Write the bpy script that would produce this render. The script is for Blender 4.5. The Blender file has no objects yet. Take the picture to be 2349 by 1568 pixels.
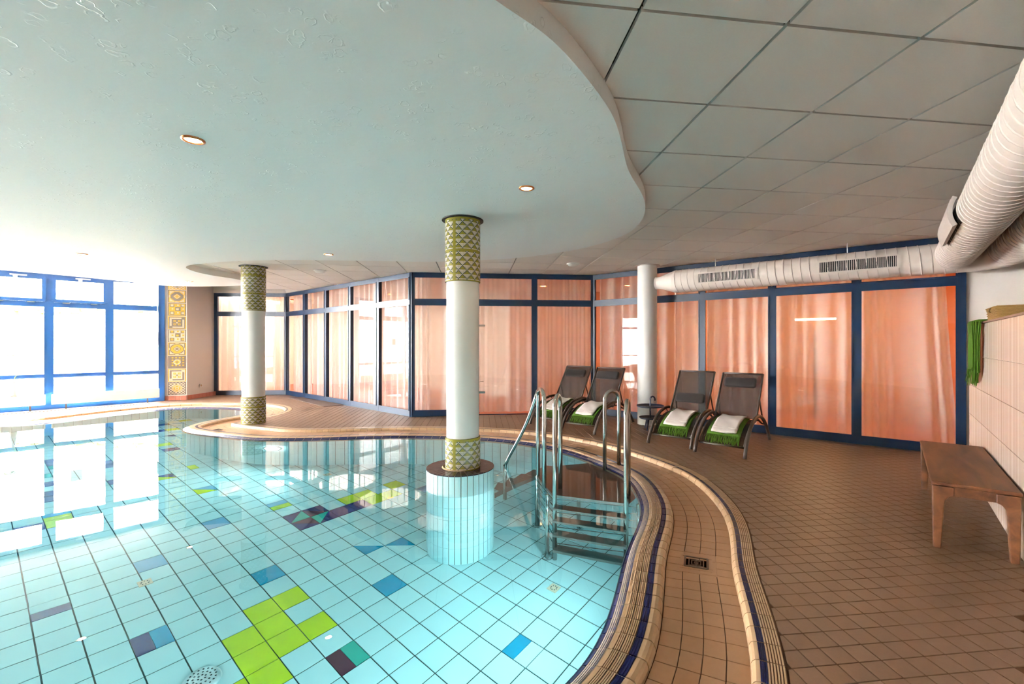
import bpy, math, random
import numpy as np
from mathutils import Vector
from mathutils.geometry import tessellate_polygon
random.seed(7)
SC = bpy.context.scene
COL = SC.collection
# ------------------------------------------------------------------ camera
F, CX, CY, HC = 1035.0, 1225.0, 786.0, 1.31
cam = bpy.data.cameras.new('camera'); camo = bpy.data.objects.new('camera', cam); COL.objects.link(camo)
camo.location = (0, 0, HC); camo.rotation_euler = (math.pi/2, 0, 0)
cam.sensor_width = 36.0; cam.lens = F*36.0/2349.0
cam.shift_x = -(CX-1174.5)/2349.0; cam.shift_y = (CY-784.0)/2349.0
cam.clip_start = 0.02; cam.clip_end = 200
SC.camera = camo
# ------------------------------------------------------------------ world, exposure
SKY, SUN, EXPO = 40.0, 240.0, 1.6
world = bpy.data.worlds.new('sky'); SC.world = world; world.use_nodes = True
bgn = world.node_tree.nodes['Background']; bgn.inputs[0].default_value = (1.0, 0.975, 0.945, 1); bgn.inputs[1].default_value = SKY
sun = bpy.data.lights.new('sun', 'SUN'); sun.energy = SUN; sun.angle = .05; sun.color = (1.0, .95, .88)
suno = bpy.data.objects.new('sun', sun); COL.objects.link(suno)
suno.rotation_euler = Vector((-.50, .48, -.72)).to_track_quat('-Z', 'Y').to_euler()      # from behind the hall, onto the garden
SC.view_settings.view_transform = 'Standard'; SC.view_settings.look = 'None'
SC.view_settings.exposure = EXPO; SC.view_settings.gamma = 1.0; SC.view_settings.use_curve_mapping = False
cy = SC.cycles
cy.use_denoising = True; cy.max_bounces = 6; cy.diffuse_bounces = 3; cy.glossy_bounces = 3
cy.transmission_bounces = 4; cy.transparent_max_bounces = 10; cy.use_adaptive_sampling = True; cy.adaptive_threshold = .3; cy.adaptive_min_samples = 16; cy.use_light_tree = False; cy.sample_clamp_indirect = 6.0; cy.blur_glossy = 0.5
cy.caustics_reflective = False; cy.caustics_refractive = True

# ------------------------------------------------------------------ materials
def lin(c):
    return tuple((x/255/12.92 if x/255 <= .04045 else ((x/255+.055)/1.055)**2.4) for x in c)
M = {}
def mat(name, rgb, rough=.5, metal=0., noise=0., nscale=30., bump=0., bscale=200., spec=.5, srgb=True, emit=0., coat=0.):
    m = bpy.data.materials.new(name); m.use_nodes = True; M[name] = m
    nt = m.node_tree; b = nt.nodes['Principled BSDF']
    c = lin(rgb) if srgb else rgb
    b.inputs['Base Color'].default_value = (*c, 1); b.inputs['Roughness'].default_value = rough
    b.inputs['Metallic'].default_value = metal; b.inputs['Specular IOR Level'].default_value = spec
    if coat: b.inputs['Coat Weight'].default_value = coat; b.inputs['Coat Roughness'].default_value = .08
    if emit:
        b.inputs['Emission Color'].default_value = (*c, 1); b.inputs['Emission Strength'].default_value = emit
    if noise or bump:
        tc = nt.nodes.new('ShaderNodeTexCoord'); n = nt.nodes.new('ShaderNodeTexNoise')
        n.inputs['Scale'].default_value = nscale; n.inputs['Detail'].default_value = 4
        g = nt.nodes.new('ShaderNodeNewGeometry')
        nt.links.new(g.outputs['Position'], n.inputs['Vector'])
        if noise:
            r = nt.nodes.new('ShaderNodeMix'); r.data_type = 'RGBA'
            r.inputs[6].default_value = (*[x*(1-noise) for x in c], 1); r.inputs[7].default_value = (*[min(1, x*(1+noise)) for x in c], 1)
            nt.links.new(n.outputs['Fac'], r.inputs[0]); nt.links.new(r.outputs[2], b.inputs['Base Color'])
        if bump:
            n2 = nt.nodes.new('ShaderNodeTexNoise'); n2.inputs['Scale'].default_value = bscale; n2.inputs['Detail'].default_value = 3
            nt.links.new(g.outputs['Position'], n2.inputs['Vector'])
            bp = nt.nodes.new('ShaderNodeBump'); bp.inputs['Strength'].default_value = bump; bp.inputs['Distance'].default_value = .01
            nt.links.new(n2.outputs['Fac'], bp.inputs['Height']); nt.links.new(bp.outputs[0], b.inputs['Normal'])
    return m
def per_object(m, amt):          # small tone difference from tile to tile
    nt = m.node_tree; b = nt.nodes['Principled BSDF']; oi = nt.nodes.new('ShaderNodeObjectInfo')
    hs = nt.nodes.new('ShaderNodeHueSaturation'); mp = nt.nodes.new('ShaderNodeMapRange')
    mp.inputs[3].default_value = 1-amt; mp.inputs[4].default_value = 1+amt
    nt.links.new(oi.outputs['Random'], mp.inputs[0]); nt.links.new(mp.outputs[0], hs.inputs['Value'])
    lk = b.inputs['Base Color'].links
    if lk: nt.links.new(lk[0].from_socket, hs.inputs['Color'])
    else: hs.inputs['Color'].default_value = b.inputs['Base Color'].default_value
    nt.links.new(hs.outputs[0], b.inputs['Base Color'])
mat('white_paint', (236, 232, 226), .6, noise=.02, nscale=4)
mat('wall_white', (233, 224, 216), .7, bump=.12, bscale=160)
mat('soffit', (246, 246, 242), .55, bump=.25, bscale=26)
mat('ceil_tile', (242, 235, 226), .85, noise=.03, nscale=120, bump=.15, bscale=400); per_object(M['ceil_tile'], .03)
mat('ceil_gap', (70, 62, 52), .9)
mat('deck_tile', (126, 97, 76), .40, noise=.1, nscale=60, bump=.08, bscale=600); per_object(M['deck_tile'], .05)
mat('grout_brown', (88, 60, 40), .9)
mat('trough_tile', (188, 145, 109), .3, noise=.07, nscale=40); per_object(M['trough_tile'], .04)
mat('rim_beige', (192, 160, 124), .3, noise=.05, nscale=50)
mat('rim_groove', (120, 84, 56), .6)
mat('grout_light', (176, 160, 140), .8)
mat('navy_tile', (12, 24, 72), .28, spec=.3)
mat('pool_white', (206, 234, 234), .25); per_object(M['pool_white'], .015)
mat('pool_grout', (52, 74, 70), .8)
mat('p_lime', (206, 214, 24), .25); mat('p_blue', (24, 150, 184), .25); mat('p_sky', (110, 168, 200), .25)
mat('p_navy', (24, 34, 92), .25); mat('p_plum', (92, 44, 62), .25); mat('p_teal', (50, 170, 150), .25)
mat('frame_blue', (5, 38, 68), .35)
mat('window_blue', (30, 84, 146), .35)
mat('steel', (205, 205, 200), .12, metal=1)
mat('steel_plate', (150, 140, 134), .32, metal=1, bump=.35, bscale=90)
mat('duct_paint', (226, 212, 202), .4)
mat('black', (12, 12, 12), .6)
mat('sling', (44, 37, 33), .75, noise=.15, nscale=500)
mat('lounger_frame', (84, 75, 69), .35, metal=.35)
mat('pillow', (40, 33, 31), .9, bump=.2, bscale=500)
mat('green_wool', (66, 100, 8), .95, noise=.15, nscale=300, bump=.3, bscale=400)
mat('terry', (216, 204, 196), .95, bump=.4, bscale=500)
mat('navy_metal', (40, 46, 70), .4)
mat('moz_olive', (150, 138, 20), .25); mat('moz_cream', (222, 210, 190), .25); mat('moz_dark', (58, 70, 72), .25)
mat('moz_gold', (214, 172, 30), .4); mat('moz_grey', (120, 108, 100), .4); mat('moz_pale', (232, 208, 180), .4)
mat('moz_grout', (110, 100, 78), .9)
mat('dark_violet', (42, 26, 40), .2)
mat('red_base', (196, 120, 98), .4)
mat('wicker', (176, 138, 80), .8, noise=.3, nscale=250, bump=.6, bscale=250)
mat('wicker_dark', (120, 92, 50), .8)
mat('tile_wall', (214, 196, 184), .22)
mat('grout_wall', (236, 222, 208), .8)
mat('ledge', (150, 112, 96), .6)
mat('orange_wall', (224, 146, 96), .8); mat('orange_floor', (170, 90, 54), .6); mat('back_white', (240, 226, 210), .8)
mat('stone', (206, 190, 172), .9, noise=.12, nscale=6, bump=.3, bscale=30)
mat('pave', (226, 220, 212), .9, noise=.05, nscale=8)
mat('bark', (190, 168, 140), .9, noise=.2, nscale=20)
mat('hedge', (120, 128, 66), .9, noise=.4, nscale=15)
mat('paper', (245, 245, 245), .9)
mat('copper', (176, 108, 62), .3, metal=.8)
mat('petal', (238, 228, 190), .7); mat('stem', (120, 140, 60), .7)
mat('mat_brown', (96, 76, 66), .95, bump=.5, bscale=300)
mat('drain_steel', (130, 120, 112), .35, metal=.9)
mat('plastic_white', (240, 238, 232), .4)
mat('lamp_on', (255, 206, 140), .4, emit=110)
mat('lamp_pool', (225, 250, 255), .4, emit=80)
mat('lamp_warm', (255, 170, 90), .4, emit=14)
mat('rail_metal', (226, 226, 224), .4, metal=.3)
# swirled relief of the plaster ceiling
nt = M['soffit'].node_tree; gp = nt.nodes.new('ShaderNodeNewGeometry'); vo = nt.nodes.new('ShaderNodeTexVoronoi'); vo.inputs['Scale'].default_value = 16; vo.inputs['Randomness'].default_value = 1
wn = nt.nodes.new('ShaderNodeTexNoise'); wn.inputs['Scale'].default_value = 22; vm = nt.nodes.new('ShaderNodeVectorMath'); vm.operation = 'MULTIPLY_ADD'; vm.inputs[1].default_value = (.05, .05, .05)
nt.links.new(gp.outputs['Position'], wn.inputs['Vector']); nt.links.new(wn.outputs['Color'], vm.inputs[0]); nt.links.new(gp.outputs['Position'], vm.inputs[2]); nt.links.new(vm.outputs[0], vo.inputs['Vector'])
rp = nt.nodes.new('ShaderNodeValToRGB'); rp.color_ramp.elements[0].position = .26; rp.color_ramp.elements[0].color = (0, 0, 0, 1); rp.color_ramp.elements[1].position = .40; rp.color_ramp.elements[1].color = (0, 0, 0, 1)
e = rp.color_ramp.elements.new(.33); e.color = (1, 1, 1, 1)
n3 = nt.nodes.new('ShaderNodeTexNoise'); n3.inputs['Scale'].default_value = 7; r3 = nt.nodes.new('ShaderNodeMapRange'); r3.inputs[1].default_value = .5; r3.inputs[2].default_value = .62
ml2 = nt.nodes.new('ShaderNodeMath'); ml2.operation = 'MULTIPLY'; b2 = nt.nodes.new('ShaderNodeBump'); b2.inputs['Strength'].default_value = .45; b2.inputs['Distance'].default_value = .006
nt.links.new(vo.outputs['Distance'], rp.inputs[0]); nt.links.new(gp.outputs['Position'], n3.inputs['Vector']); nt.links.new(n3.outputs['Fac'], r3.inputs[0]); nt.links.new(rp.outputs[0], ml2.inputs[0]); nt.links.new(r3.outputs[0], ml2.inputs[1]); nt.links.new(ml2.outputs[0], b2.inputs['Height'])
ob = [n for n in nt.nodes if n.type == 'BUMP' and n != b2][0]; ob.inputs['Strength'].default_value = .1; nt.links.new(ob.outputs[0], b2.inputs['Normal']); nt.links.new(b2.outputs[0], nt.nodes['Principled BSDF'].inputs['Normal'])
# wood
m = mat('wood', (140, 80, 42), .38); nt = m.node_tree
tc = nt.nodes.new('ShaderNodeTexCoord'); mp = nt.nodes.new('ShaderNodeMapping'); mp.inputs['Scale'].default_value = (5, .8, 5)
wv = nt.nodes.new('ShaderNodeTexNoise'); wv.inputs['Scale'].default_value = 2.4; wv.inputs['Detail'].default_value = 5; wv.inputs['Distortion'].default_value = .5
cr = nt.nodes.new('ShaderNodeValToRGB'); cr.color_ramp.elements[0].position = .3; cr.color_ramp.elements[1].position = .72
cr.color_ramp.elements[0].color = (*lin((66, 37, 24)), 1); cr.color_ramp.elements[1].color = (*lin((134, 86, 52)), 1)
nt.links.new(tc.outputs['Object'], mp.inputs[0]); nt.links.new(mp.outputs[0], wv.inputs['Vector'])
nt.links.new(wv.outputs['Fac'], cr.inputs[0]); nt.links.new(cr.outputs[0], nt.nodes['Principled BSDF'].inputs['Base Color'])
# striped big wall tile: shading of vertical flutes painted as colour bands
# glass pane (thin)
def thin_glass(name, tint, ior=1.5):
    m = bpy.data.materials.new(name); m.use_nodes = True; M[name] = m
    nt = m.node_tree; nt.nodes.clear(); out = nt.nodes.new('ShaderNodeOutputMaterial')
    mx = nt.nodes.new('ShaderNodeMixShader'); lw = nt.nodes.new('ShaderNodeLayerWeight'); lw.inputs[0].default_value = .5
    pw = nt.nodes.new('ShaderNodeMath'); pw.operation = 'POWER'; pw.inputs[1].default_value = 5.0; nt.links.new(lw.outputs['Facing'], pw.inputs[0])
    fr = nt.nodes.new('ShaderNodeMath'); fr.operation = 'MULTIPLY_ADD'; fr.inputs[1].default_value = .94; fr.inputs[2].default_value = .045; nt.links.new(pw.outputs[0], fr.inputs[0])
    tr = nt.nodes.new('ShaderNodeBsdfTransparent'); tr.inputs[0].default_value = (*tint, 1)
    gl = nt.nodes.new('ShaderNodeBsdfGlossy'); gl.inputs['Roughness'].default_value = 0.0
    nt.links.new(fr.outputs[0], mx.inputs[0]); nt.links.new(tr.outputs[0], mx.inputs[1]); nt.links.new(gl.outputs[0], mx.inputs[2])
    nt.links.new(mx.outputs[0], out.inputs[0]); return m
thin_glass('glass', (.97, .975, .97)); thin_glass('window_glass', (.98, .99, .99)); thin_glass('glass_grey', (.42, .42, .42))
# water: refracting surface, light absorbed on its way through the body
m = bpy.data.materials.new('water'); m.use_nodes = True; M['water'] = m
nt = m.node_tree; nt.nodes.clear(); out = nt.nodes.new('ShaderNodeOutputMaterial')
gl = nt.nodes.new('ShaderNodeBsdfGlass'); gl.inputs['IOR'].default_value = 1.333; gl.inputs['Roughness'].default_value = 0
n = nt.nodes.new('ShaderNodeTexNoise'); n.inputs['Scale'].default_value = 2.2; n.inputs['Detail'].default_value = 2
g = nt.nodes.new('ShaderNodeNewGeometry'); nt.links.new(g.outputs['Position'], n.inputs['Vector'])
bp = nt.nodes.new('ShaderNodeBump'); bp.inputs['Strength'].default_value = .03; bp.inputs['Distance'].default_value = .02
nt.links.new(n.outputs['Fac'], bp.inputs['Height']); nt.links.new(bp.outputs[0], gl.inputs['Normal'])
ab = nt.nodes.new('ShaderNodeVolumeAbsorption'); ab.inputs['Color'].default_value = (.25, .90, .97, 1); ab.inputs['Density'].default_value = .19
nt.links.new(gl.outputs[0], out.inputs['Surface']); nt.links.new(ab.outputs[0], out.inputs['Volume'])
# sheer curtain
m = bpy.data.materials.new('sheer'); m.use_nodes = True; M['sheer'] = m
nt = m.node_tree; nt.nodes.clear(); out = nt.nodes.new('ShaderNodeOutputMaterial')
df = nt.nodes.new('ShaderNodeBsdfDiffuse'); df.inputs[0].default_value = (.92, .88, .85, 1)
tl = nt.nodes.new('ShaderNodeBsdfTranslucent'); tl.inputs[0].default_value = (.90, .80, .72, 1)
tp = nt.nodes.new('ShaderNodeBsdfTransparent')
m1 = nt.nodes.new('ShaderNodeMixShader'); m1.inputs[0].default_value = .34
m2 = nt.nodes.new('ShaderNodeMixShader')
lw = nt.nodes.new('ShaderNodeLayerWeight'); lw.inputs[0].default_value = .5      # a thin weave closes up where it turns away
ml = nt.nodes.new('ShaderNodeMapRange'); ml.inputs[3].default_value = .46; ml.inputs[4].default_value = .02; nt.links.new(lw.outputs['Facing'], ml.inputs[0]); nt.links.new(ml.outputs[0], m2.inputs[0])
nt.links.new(df.outputs[0], m1.inputs[1]); nt.links.new(tl.outputs[0], m1.inputs[2])
nt.links.new(m1.outputs[0], m2.inputs[1]); nt.links.new(tp.outputs[0], m2.inputs[2]); nt.links.new(m2.outputs[0], out.inputs[0])
# mesh fabric of the loungers lets a little light through
nt = M['sling'].node_tree; b = nt.nodes['Principled BSDF']; o = nt.nodes['Material Output']
tp = nt.nodes.new('ShaderNodeBsdfTransparent'); mx = nt.nodes.new('ShaderNodeMixShader'); mx.inputs[0].default_value = .14
nt.links.new(b.outputs[0], mx.inputs[1]); nt.links.new(tp.outputs[0], mx.inputs[2]); nt.links.new(mx.outputs[0], o.inputs[0])

# ------------------------------------------------------------------ helpers
class MB:
    def __init__(s): s.v = []; s.f = []; s.m = []; s.cur = 0
    def poly(s, pts):
        i = len(s.v); s.v += [tuple(p) for p in pts]; s.f.append(tuple(range(i, i+len(pts)))); s.m.append(s.cur); return s
    def face(s, idx): s.f.append(tuple(idx)); s.m.append(s.cur)
    def box(s, c, d, rz=0.):
        x, y, z = [q/2 for q in d]; ca, sa = math.cos(rz), math.sin(rz); i = len(s.v)
        for dz in (-z, z):
            for dx, dy in ((-x, -y), (x, -y), (x, y), (-x, y)):
                s.v.append((c[0]+dx*ca-dy*sa, c[1]+dx*sa+dy*ca, c[2]+dz))
        for q in ((0, 3, 2, 1), (4, 5, 6, 7), (0, 1, 5, 4), (1, 2, 6, 5), (2, 3, 7, 6), (3, 0, 4, 7)): s.face([i+k for k in q])
        return s
    def prism(s, poly, z0, z1):
        i = len(s.v); n = len(poly)
        s.v += [(p[0], p[1], z0) for p in poly]+[(p[0], p[1], z1) for p in poly]
        for k in range(n): s.face((i+k, i+(k+1) % n, i+n+(k+1) % n, i+n+k))
        for tri in tessellate_polygon([[Vector((p[0], p[1], 0)) for p in poly]]):
            a, b, c = tri
            pa, pb, pc = poly[a], poly[b], poly[c]
            if (pb[0]-pa[0])*(pc[1]-pa[1])-(pb[1]-pa[1])*(pc[0]-pa[0]) < 0: b, c = c, b
            s.face((i+n+a, i+n+b, i+n+c)); s.face((i+a, i+c, i+b))
        return s
    def tube(s, path, r, n=10, caps=True, closed=False):
        P = [Vector(p) for p in path]; L = len(P); rings = []; up = None
        for k in range(L):
            if closed: t = (P[(k+1) % L]-P[k-1])
            else: t = P[min(k+1, L-1)]-P[max(k-1, 0)]
            t = t.normalized()
            if up is None: up = Vector((0, 0, 1)) if abs(t.z) < .9 else Vector((1, 0, 0))
            a = (up-t*up.dot(t))
            if a.length < 1e-6: a = t.orthogonal()
            a = a.normalized(); up = a; b = t.cross(a); rr = r[k] if isinstance(r, (list, tuple)) else r
            i = len(s.v); rings.append(i)
            for q in range(n):
                an = 2*math.pi*q/n; p = P[k]+a*rr*math.cos(an)+b*rr*math.sin(an); s.v.append(tuple(p))
        for k in range(L if closed else L-1):
            i, j = rings[k], rings[(k+1) % L]
            for q in range(n): s.face((i+q, i+(q+1) % n, j+(q+1) % n, j+q))
        if caps and not closed:
            s.face([rings[0]+q for q in range(n-1, -1, -1)]); s.face([rings[-1]+q for q in range(n)])
        return s
    def lathe(s, prof, c=(0, 0), n=32, a0=0., a1=2*math.pi):
        full = abs(a1-a0-2*math.pi) < 1e-6; m = n if full else n+1; i = len(s.v)
        for r, z in prof:
            for q in range(m):
                an = a0+(a1-a0)*q/n; s.v.append((c[0]+r*math.cos(an), c[1]+r*math.sin(an), z))
        for k in range(len(prof)-1):
            for q in range(n):
                q2 = (q+1) % m if full else q+1
                s.face((i+k*m+q, i+k*m+q2, i+(k+1)*m+q2, i+(k+1)*m+q))
        return s
    def grid(s, fn, nu, nv):
        i = len(s.v)
        for a in range(nu+1):
            for b in range(nv+1): s.v.append(tuple(fn(a/nu, b/nv)))
        for a in range(nu):
            for b in range(nv):
                s.face((i+a*(nv+1)+b, i+(a+1)*(nv+1)+b, i+(a+1)*(nv+1)+b+1, i+a*(nv+1)+b+1))
        return s
    def mesh(s, name, mats, smooth=False):
        me = bpy.data.meshes.new(name); me.from_pydata(s.v, [], s.f)
        for mm in ([mats] if isinstance(mats, str) else mats): me.materials.append(M[mm])
        if any(s.m): me.polygons.foreach_set('material_index', s.m)
        if smooth: me.polygons.foreach_set('use_smooth', [True]*len(me.polygons))
        me.update(); return me
    def build(s, name, mats, parent=None, smooth=False, loc=None, rz=0.):
        return link(name, s.mesh(name, mats, smooth), parent, loc, rz)
def link(name, me, parent=None, loc=None, rz=0.):
    o = bpy.data.objects.new(name, me); COL.objects.link(o)
    if parent is not None: o.parent = parent
    if loc is not None: o.location = loc
    if rz: o.rotation_euler = (0, 0, rz)
    return o
def tag(o, label=None, cat=None, group=None, kind=None):
    if label: o['label'] = label
    if cat: o['category'] = cat
    if group: o['group'] = group
    if kind: o['kind'] = kind
    return o
def empty(name, loc=(0, 0, 0), rz=0.):
    o = link(name, None, None, loc, rz); o.empty_display_size = .1; return o
def smooth_by_angle(o, ang=.6):
    me = o.data
    me.polygons.foreach_set('use_smooth', [True]*len(me.polygons)); me.set_sharp_from_angle(angle=ang)
def bevel(o, w, seg=2):
    b = o.modifiers.new('bevel', 'BEVEL'); b.width = w; b.segments = seg; b.limit_method = 'ANGLE'; b.angle_limit = .6; return o
def g(px, py, z=0.):
    Y = F*(HC-z)/(py-CY); return np.array(((px-CX)/F*Y, Y))
def seen(x, y, z=0.):
    if y < .3: return False
    px = CX+F*x/y; py = CY-F*(z-HC)/y
    return -20 < px < 2370 and -20 < py < 1590
def keep_largest(items, n=300):      # items: (x, y, payload); the n in view nearest the camera first
    a = sorted([it for it in items if seen(it[0], it[1])], key=lambda it: it[0]**2+it[1]**2)
    ids = set(id(x) for x in a[:n])
    return a[:n], [it for it in items if id(it) not in ids]

# ------------------------------------------------------------------ plan of the room
D0, DA, AB, BC, C1 = [np.array(p) for p in ((-7.98, 11.33), (-6.27, 11.45), (-2.172, 8.03), (1.10, 8.37), (4.98, 5.255))]
dC = np.array((.783, -.622)); wR = np.array((.622, .783))     # along the right partition; along the right wall
PIER0, PIER1 = np.array((-8.42, 10.22)), np.array((-8.0, 10.4))
wW = np.array((-.69, -.723)); W0 = np.array((-8.42, 10.2)); W1 = W0+wW*7.8
CEIL, SOFF, DEPTH, WZ = 2.56, 2.46, 1.33, -.03
def A2(a, b): return a*dC+b*wR                                  # wall coordinates: a across, b along the right wall
aR = .615; aU = 1.25                                            # face of the tiled half wall; upper wall behind it
bC = float(C1 @ wR)
CU = C1+dC*(aU-float(C1 @ dC))                                  # corner of the partition wall line and the upper wall
R1 = A2(aU, -2.2)
ROOM = [D0, DA, AB, BC, C1, CU, R1, np.array((-6.0, -2.6)), np.array((-12.6, 0.5)), W1, W0, PIER0, PIER1]
# pool contour (edge of the water), counter-clockwise
EDGE = [(.129, 1.785), (.202, 1.884), (.289, 2.037), (.355, 2.198), (.428, 2.408), (.49, 2.602), (.537, 2.752), (.595, 2.92), (.693, 3.159), (.784, 3.383),
 (.855, 3.612), (.882, 3.748), (.906, 3.94), (.919, 4.254), (.885, 4.532), (.816, 4.693), (.724, 4.901), (.558, 5.204), (.396, 5.46), (.067, 5.803),
 (-.264, 6.02), (-.757, 6.219), (-1.236, 6.304), (-1.809, 6.347), (-2.269, 6.313), (-2.711, 6.25), (-3.15, 6.19), (-3.62, 6.18), (-3.993, 6.239), (-4.508, 6.436),
 (-4.972, 6.623), (-5.239, 6.779), (-5.42, 6.93), (-5.53, 7.09), (-5.58, 7.338), (-5.56, 7.641), (-5.48, 7.95), (-5.40, 8.25), (-5.44, 8.56), (-5.70, 8.88),
 (-6.05, 9.08), (-6.45, 9.17), (-6.95, 9.19), (-7.32, 9.08), (-7.6, 8.75), (-7.82, 8.25), (-7.98, 7.72), (-8.2, 7.4), (-8.6, 7.25),
 (-9.2, 7.1), (-10.0, 6.7), (-10.7, 5.8), (-10.9, 4.5), (-10.5, 3.0), (-9.3, 1.8), (-7.5, 1.15), (-5.2, .85), (-3.0, .75), (-1.6, .82), (-.75, 1.1), (-.25, 1.42)]
def spline(pts, step=.03, smooth=0):
    P = np.array(pts, float); n = len(P); out = []
    for k in range(n):
        p0, p1, p2, p3 = P[k-1], P[k], P[(k+1) % n], P[(k+2) % n]
        m = max(2, int(np.linalg.norm(p2-p1)/step))
        for q in range(m):
            t = q/m
            out.append(.5*((2*p1)+(-p0+p2)*t+(2*p0-5*p1+4*p2-p3)*t*t+(-p0+3*p1-3*p2+p3)*t**3))
    Q = np.array(out)
    def resample(Q):
        S = np.r_[0, np.cumsum(np.linalg.norm(np.diff(np.vstack([Q, Q[:1]]), axis=0), axis=1))]
        N = int(S[-1]/step); s = np.linspace(0, S[-1], N, endpoint=False); Z = np.vstack([Q, Q[:1]])
        return np.stack([np.interp(s, S, Z[:, 0]), np.interp(s, S, Z[:, 1])], 1), S[-1]
    Q, L = resample(Q)
    for _ in range(smooth): Q = .25*np.roll(Q, 1, 0)+.5*Q+.25*np.roll(Q, -1, 0)
    Q, L = resample(Q)
    T = np.roll(Q, -2, 0)-np.roll(Q, 2, 0); T /= np.linalg.norm(T, axis=1)[:, None]
    for _ in range(6):
        T = .25*np.roll(T, 1, 0)+.5*T+.25*np.roll(T, -1, 0); T /= np.linalg.norm(T, axis=1)[:, None]
    Nn = np.stack([T[:, 1], -T[:, 0]], 1)
    return Q, Nn, L
PQ, PN, PL = spline(EDGE, .03, 30)
NP = len(PQ)
def edge_at(s, off=0.):
    k = (s/PL*NP) % NP; i = int(k); t = k-i; j = (i+1) % NP; i %= NP
    p = PQ[i]*(1-t)+PQ[j]*t; nn = PN[i]*(1-t)+PN[j]*t
    return p+nn*off
def nearest(p):
    d = ((PQ-p)**2).sum(1); i = int(d.argmin())
    return i, float((p-PQ[i]) @ PN[i])
def off_poly(off, step=3):
    P = PQ+PN*off
    # drop points that fold back (closer to the edge than the offset)
    keep = []
    for k in range(0, NP, step):
        d = math.sqrt(((PQ-P[k])**2).sum(1).min())
        if d > abs(off)-.02: keep.append(P[k])
    return keep
def inside(p, poly):
    c = False; n = len(poly); x, y = p
    for i in range(n):
        x1, y1 = poly[i]; x2, y2 = poly[i-1]
        if (y1 > y) != (y2 > y) and x < (x2-x1)*(y-y1)/(y2-y1)+x1: c = not c
    return c
def clip(poly, p0, n):               # keep the side where (p-p0).n >= 0
    out = []; k = len(poly)
    for i in range(k):
        a, b = np.asarray(poly[i-1]), np.asarray(poly[i]); da, db = float((a-p0) @ n), float((b-p0) @ n)
        if da >= 0: 
            if db >= 0: out.append(b)
            else: out.append(a+(b-a)*da/(da-db))
        elif db >= 0:
            out.append(a+(b-a)*da/(da-db)); out.append(b)
    return out
ROOMC = [np.asarray(p) for p in ROOM]
_area = sum(ROOMC[i-1][0]*ROOMC[i][1]-ROOMC[i][0]*ROOMC[i-1][1] for i in range(len(ROOMC)))
if _area < 0: ROOMC = ROOMC[::-1]
def clip_room(poly, inset=0.):
    # clip a small polygon by the wall line it crosses
    ins = [inside(p, ROOMC) for p in poly]
    if all(ins): return poly
    if not any(ins): return []
    c = sum(poly)/len(poly); best = None
    for i in range(len(ROOMC)):
        a, b = ROOMC[i-1], ROOMC[i]; t = (b-a)/np.linalg.norm(b-a); L = np.linalg.norm(b-a)
        u = min(max((c-a) @ t, 0), L); d = np.linalg.norm(c-a-t*u)
        if best is None or d < best[0]: best = (d, a, np.array((-t[1], t[0])))
    return clip(poly, best[1], best[2])
def poly_area(p): return abs(sum(p[i-1][0]*p[i][1]-p[i][0]*p[i-1][1] for i in range(len(p))))/2
def slab_tile(mb, poly, z0, z1, inset):
    """a tile with its own edges: the outline drawn in by half a joint, slightly eased top edge"""
    c = sum(poly)/len(poly); q = []
    for p in poly:
        d = c-p; L = np.linalg.norm(d); q.append(p+d/L*min(inset*1.41, L*.5))
    i = len(mb.v); n = len(q)
    mb.v += [(*p, z0) for p in q]+[(*p, z1-.001) for p in q]
    q2 = [p+(c-p)/max(np.linalg.norm(c-p), 1e-6)*.0015 for p in q]
    mb.v += [(*p, z1) for p in q2]
    for k in range(n):
        mb.face((i+k, i+(k+1) % n, i+n+(k+1) % n, i+n+k)); mb.face((i+n+k, i+n+(k+1) % n, i+2*n+(k+1) % n, i+2*n+k))
    mb.face([i+2*n+k for k in range(n)])
    return mb

# ------------------------------------------------------------------ deck floor
RIM0, RIM1, LIP1 = .632, .757, .25
mb = MB()
hole = [np.asarray(p) for p in off_poly(RIM1-.06)]
outer = [p+0 for p in ROOMC]
vs = [[Vector((p[0], p[1], 0)) for p in outer], [Vector((p[0], p[1], 0)) for p in hole]]
flat = outer+hole
for tri in tessellate_polygon(vs):
    a, b, c = [flat[k] for k in tri]
    if (b[0]-a[0])*(c[1]-a[1])-(b[1]-a[1])*(c[0]-a[0]) < 0: b, c = c, b
    mb.poly([(*a, -.004), (*b, -.004), (*c, -.004)])
floor = tag(mb.build('floor', 'grout_brown'), 'brown tiled floor of the pool deck around the basin', 'floor', kind='structure')
yawF = .118; tF = .0995; uF = np.array((math.cos(yawF), math.sin(yawF))); vF = np.array((-uF[1], uF[0])); oF = np.array((1.2127, 2.0375))
cells = []
for i in range(-115, 60):
    for j in range(-30, 105):
        c = oF+uF*(i+.5)*tF+vF*(j+.5)*tF
        if not seen(c[0], c[1]): continue
        k, d = nearest(c)
        if d < RIM1-.07: continue
        pol = [oF+uF*(i+a)*tF+vF*(j+b)*tF for a, b in ((0, 0), (1, 0), (1, 1), (0, 1))]
        whole = True
        if d < RIM1+.08:
            pol = clip(pol, PQ[k]+PN[k]*(RIM1+.006), PN[k]); whole = len(pol) == 4 and poly_area(pol) > tF*tF*.999
        if len(pol) >= 3: 
            q = clip_room(pol)
            if len(q) != len(pol) or poly_area(q) < poly_area(pol)*.999: whole = False
            pol = q
        if len(pol) < 3 or poly_area(pol) < .0006: continue
        cells.append((c[0], c[1], (pol, whole)))
near, far = keep_largest(cells)
h = tF/2; sq = [np.array(p) for p in ((-h, -h), (h, -h), (h, h), (-h, h))]
tile_me = slab_tile(MB(), sq, -.006, 0, .0022).mesh('tile', 'deck_tile')
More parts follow.
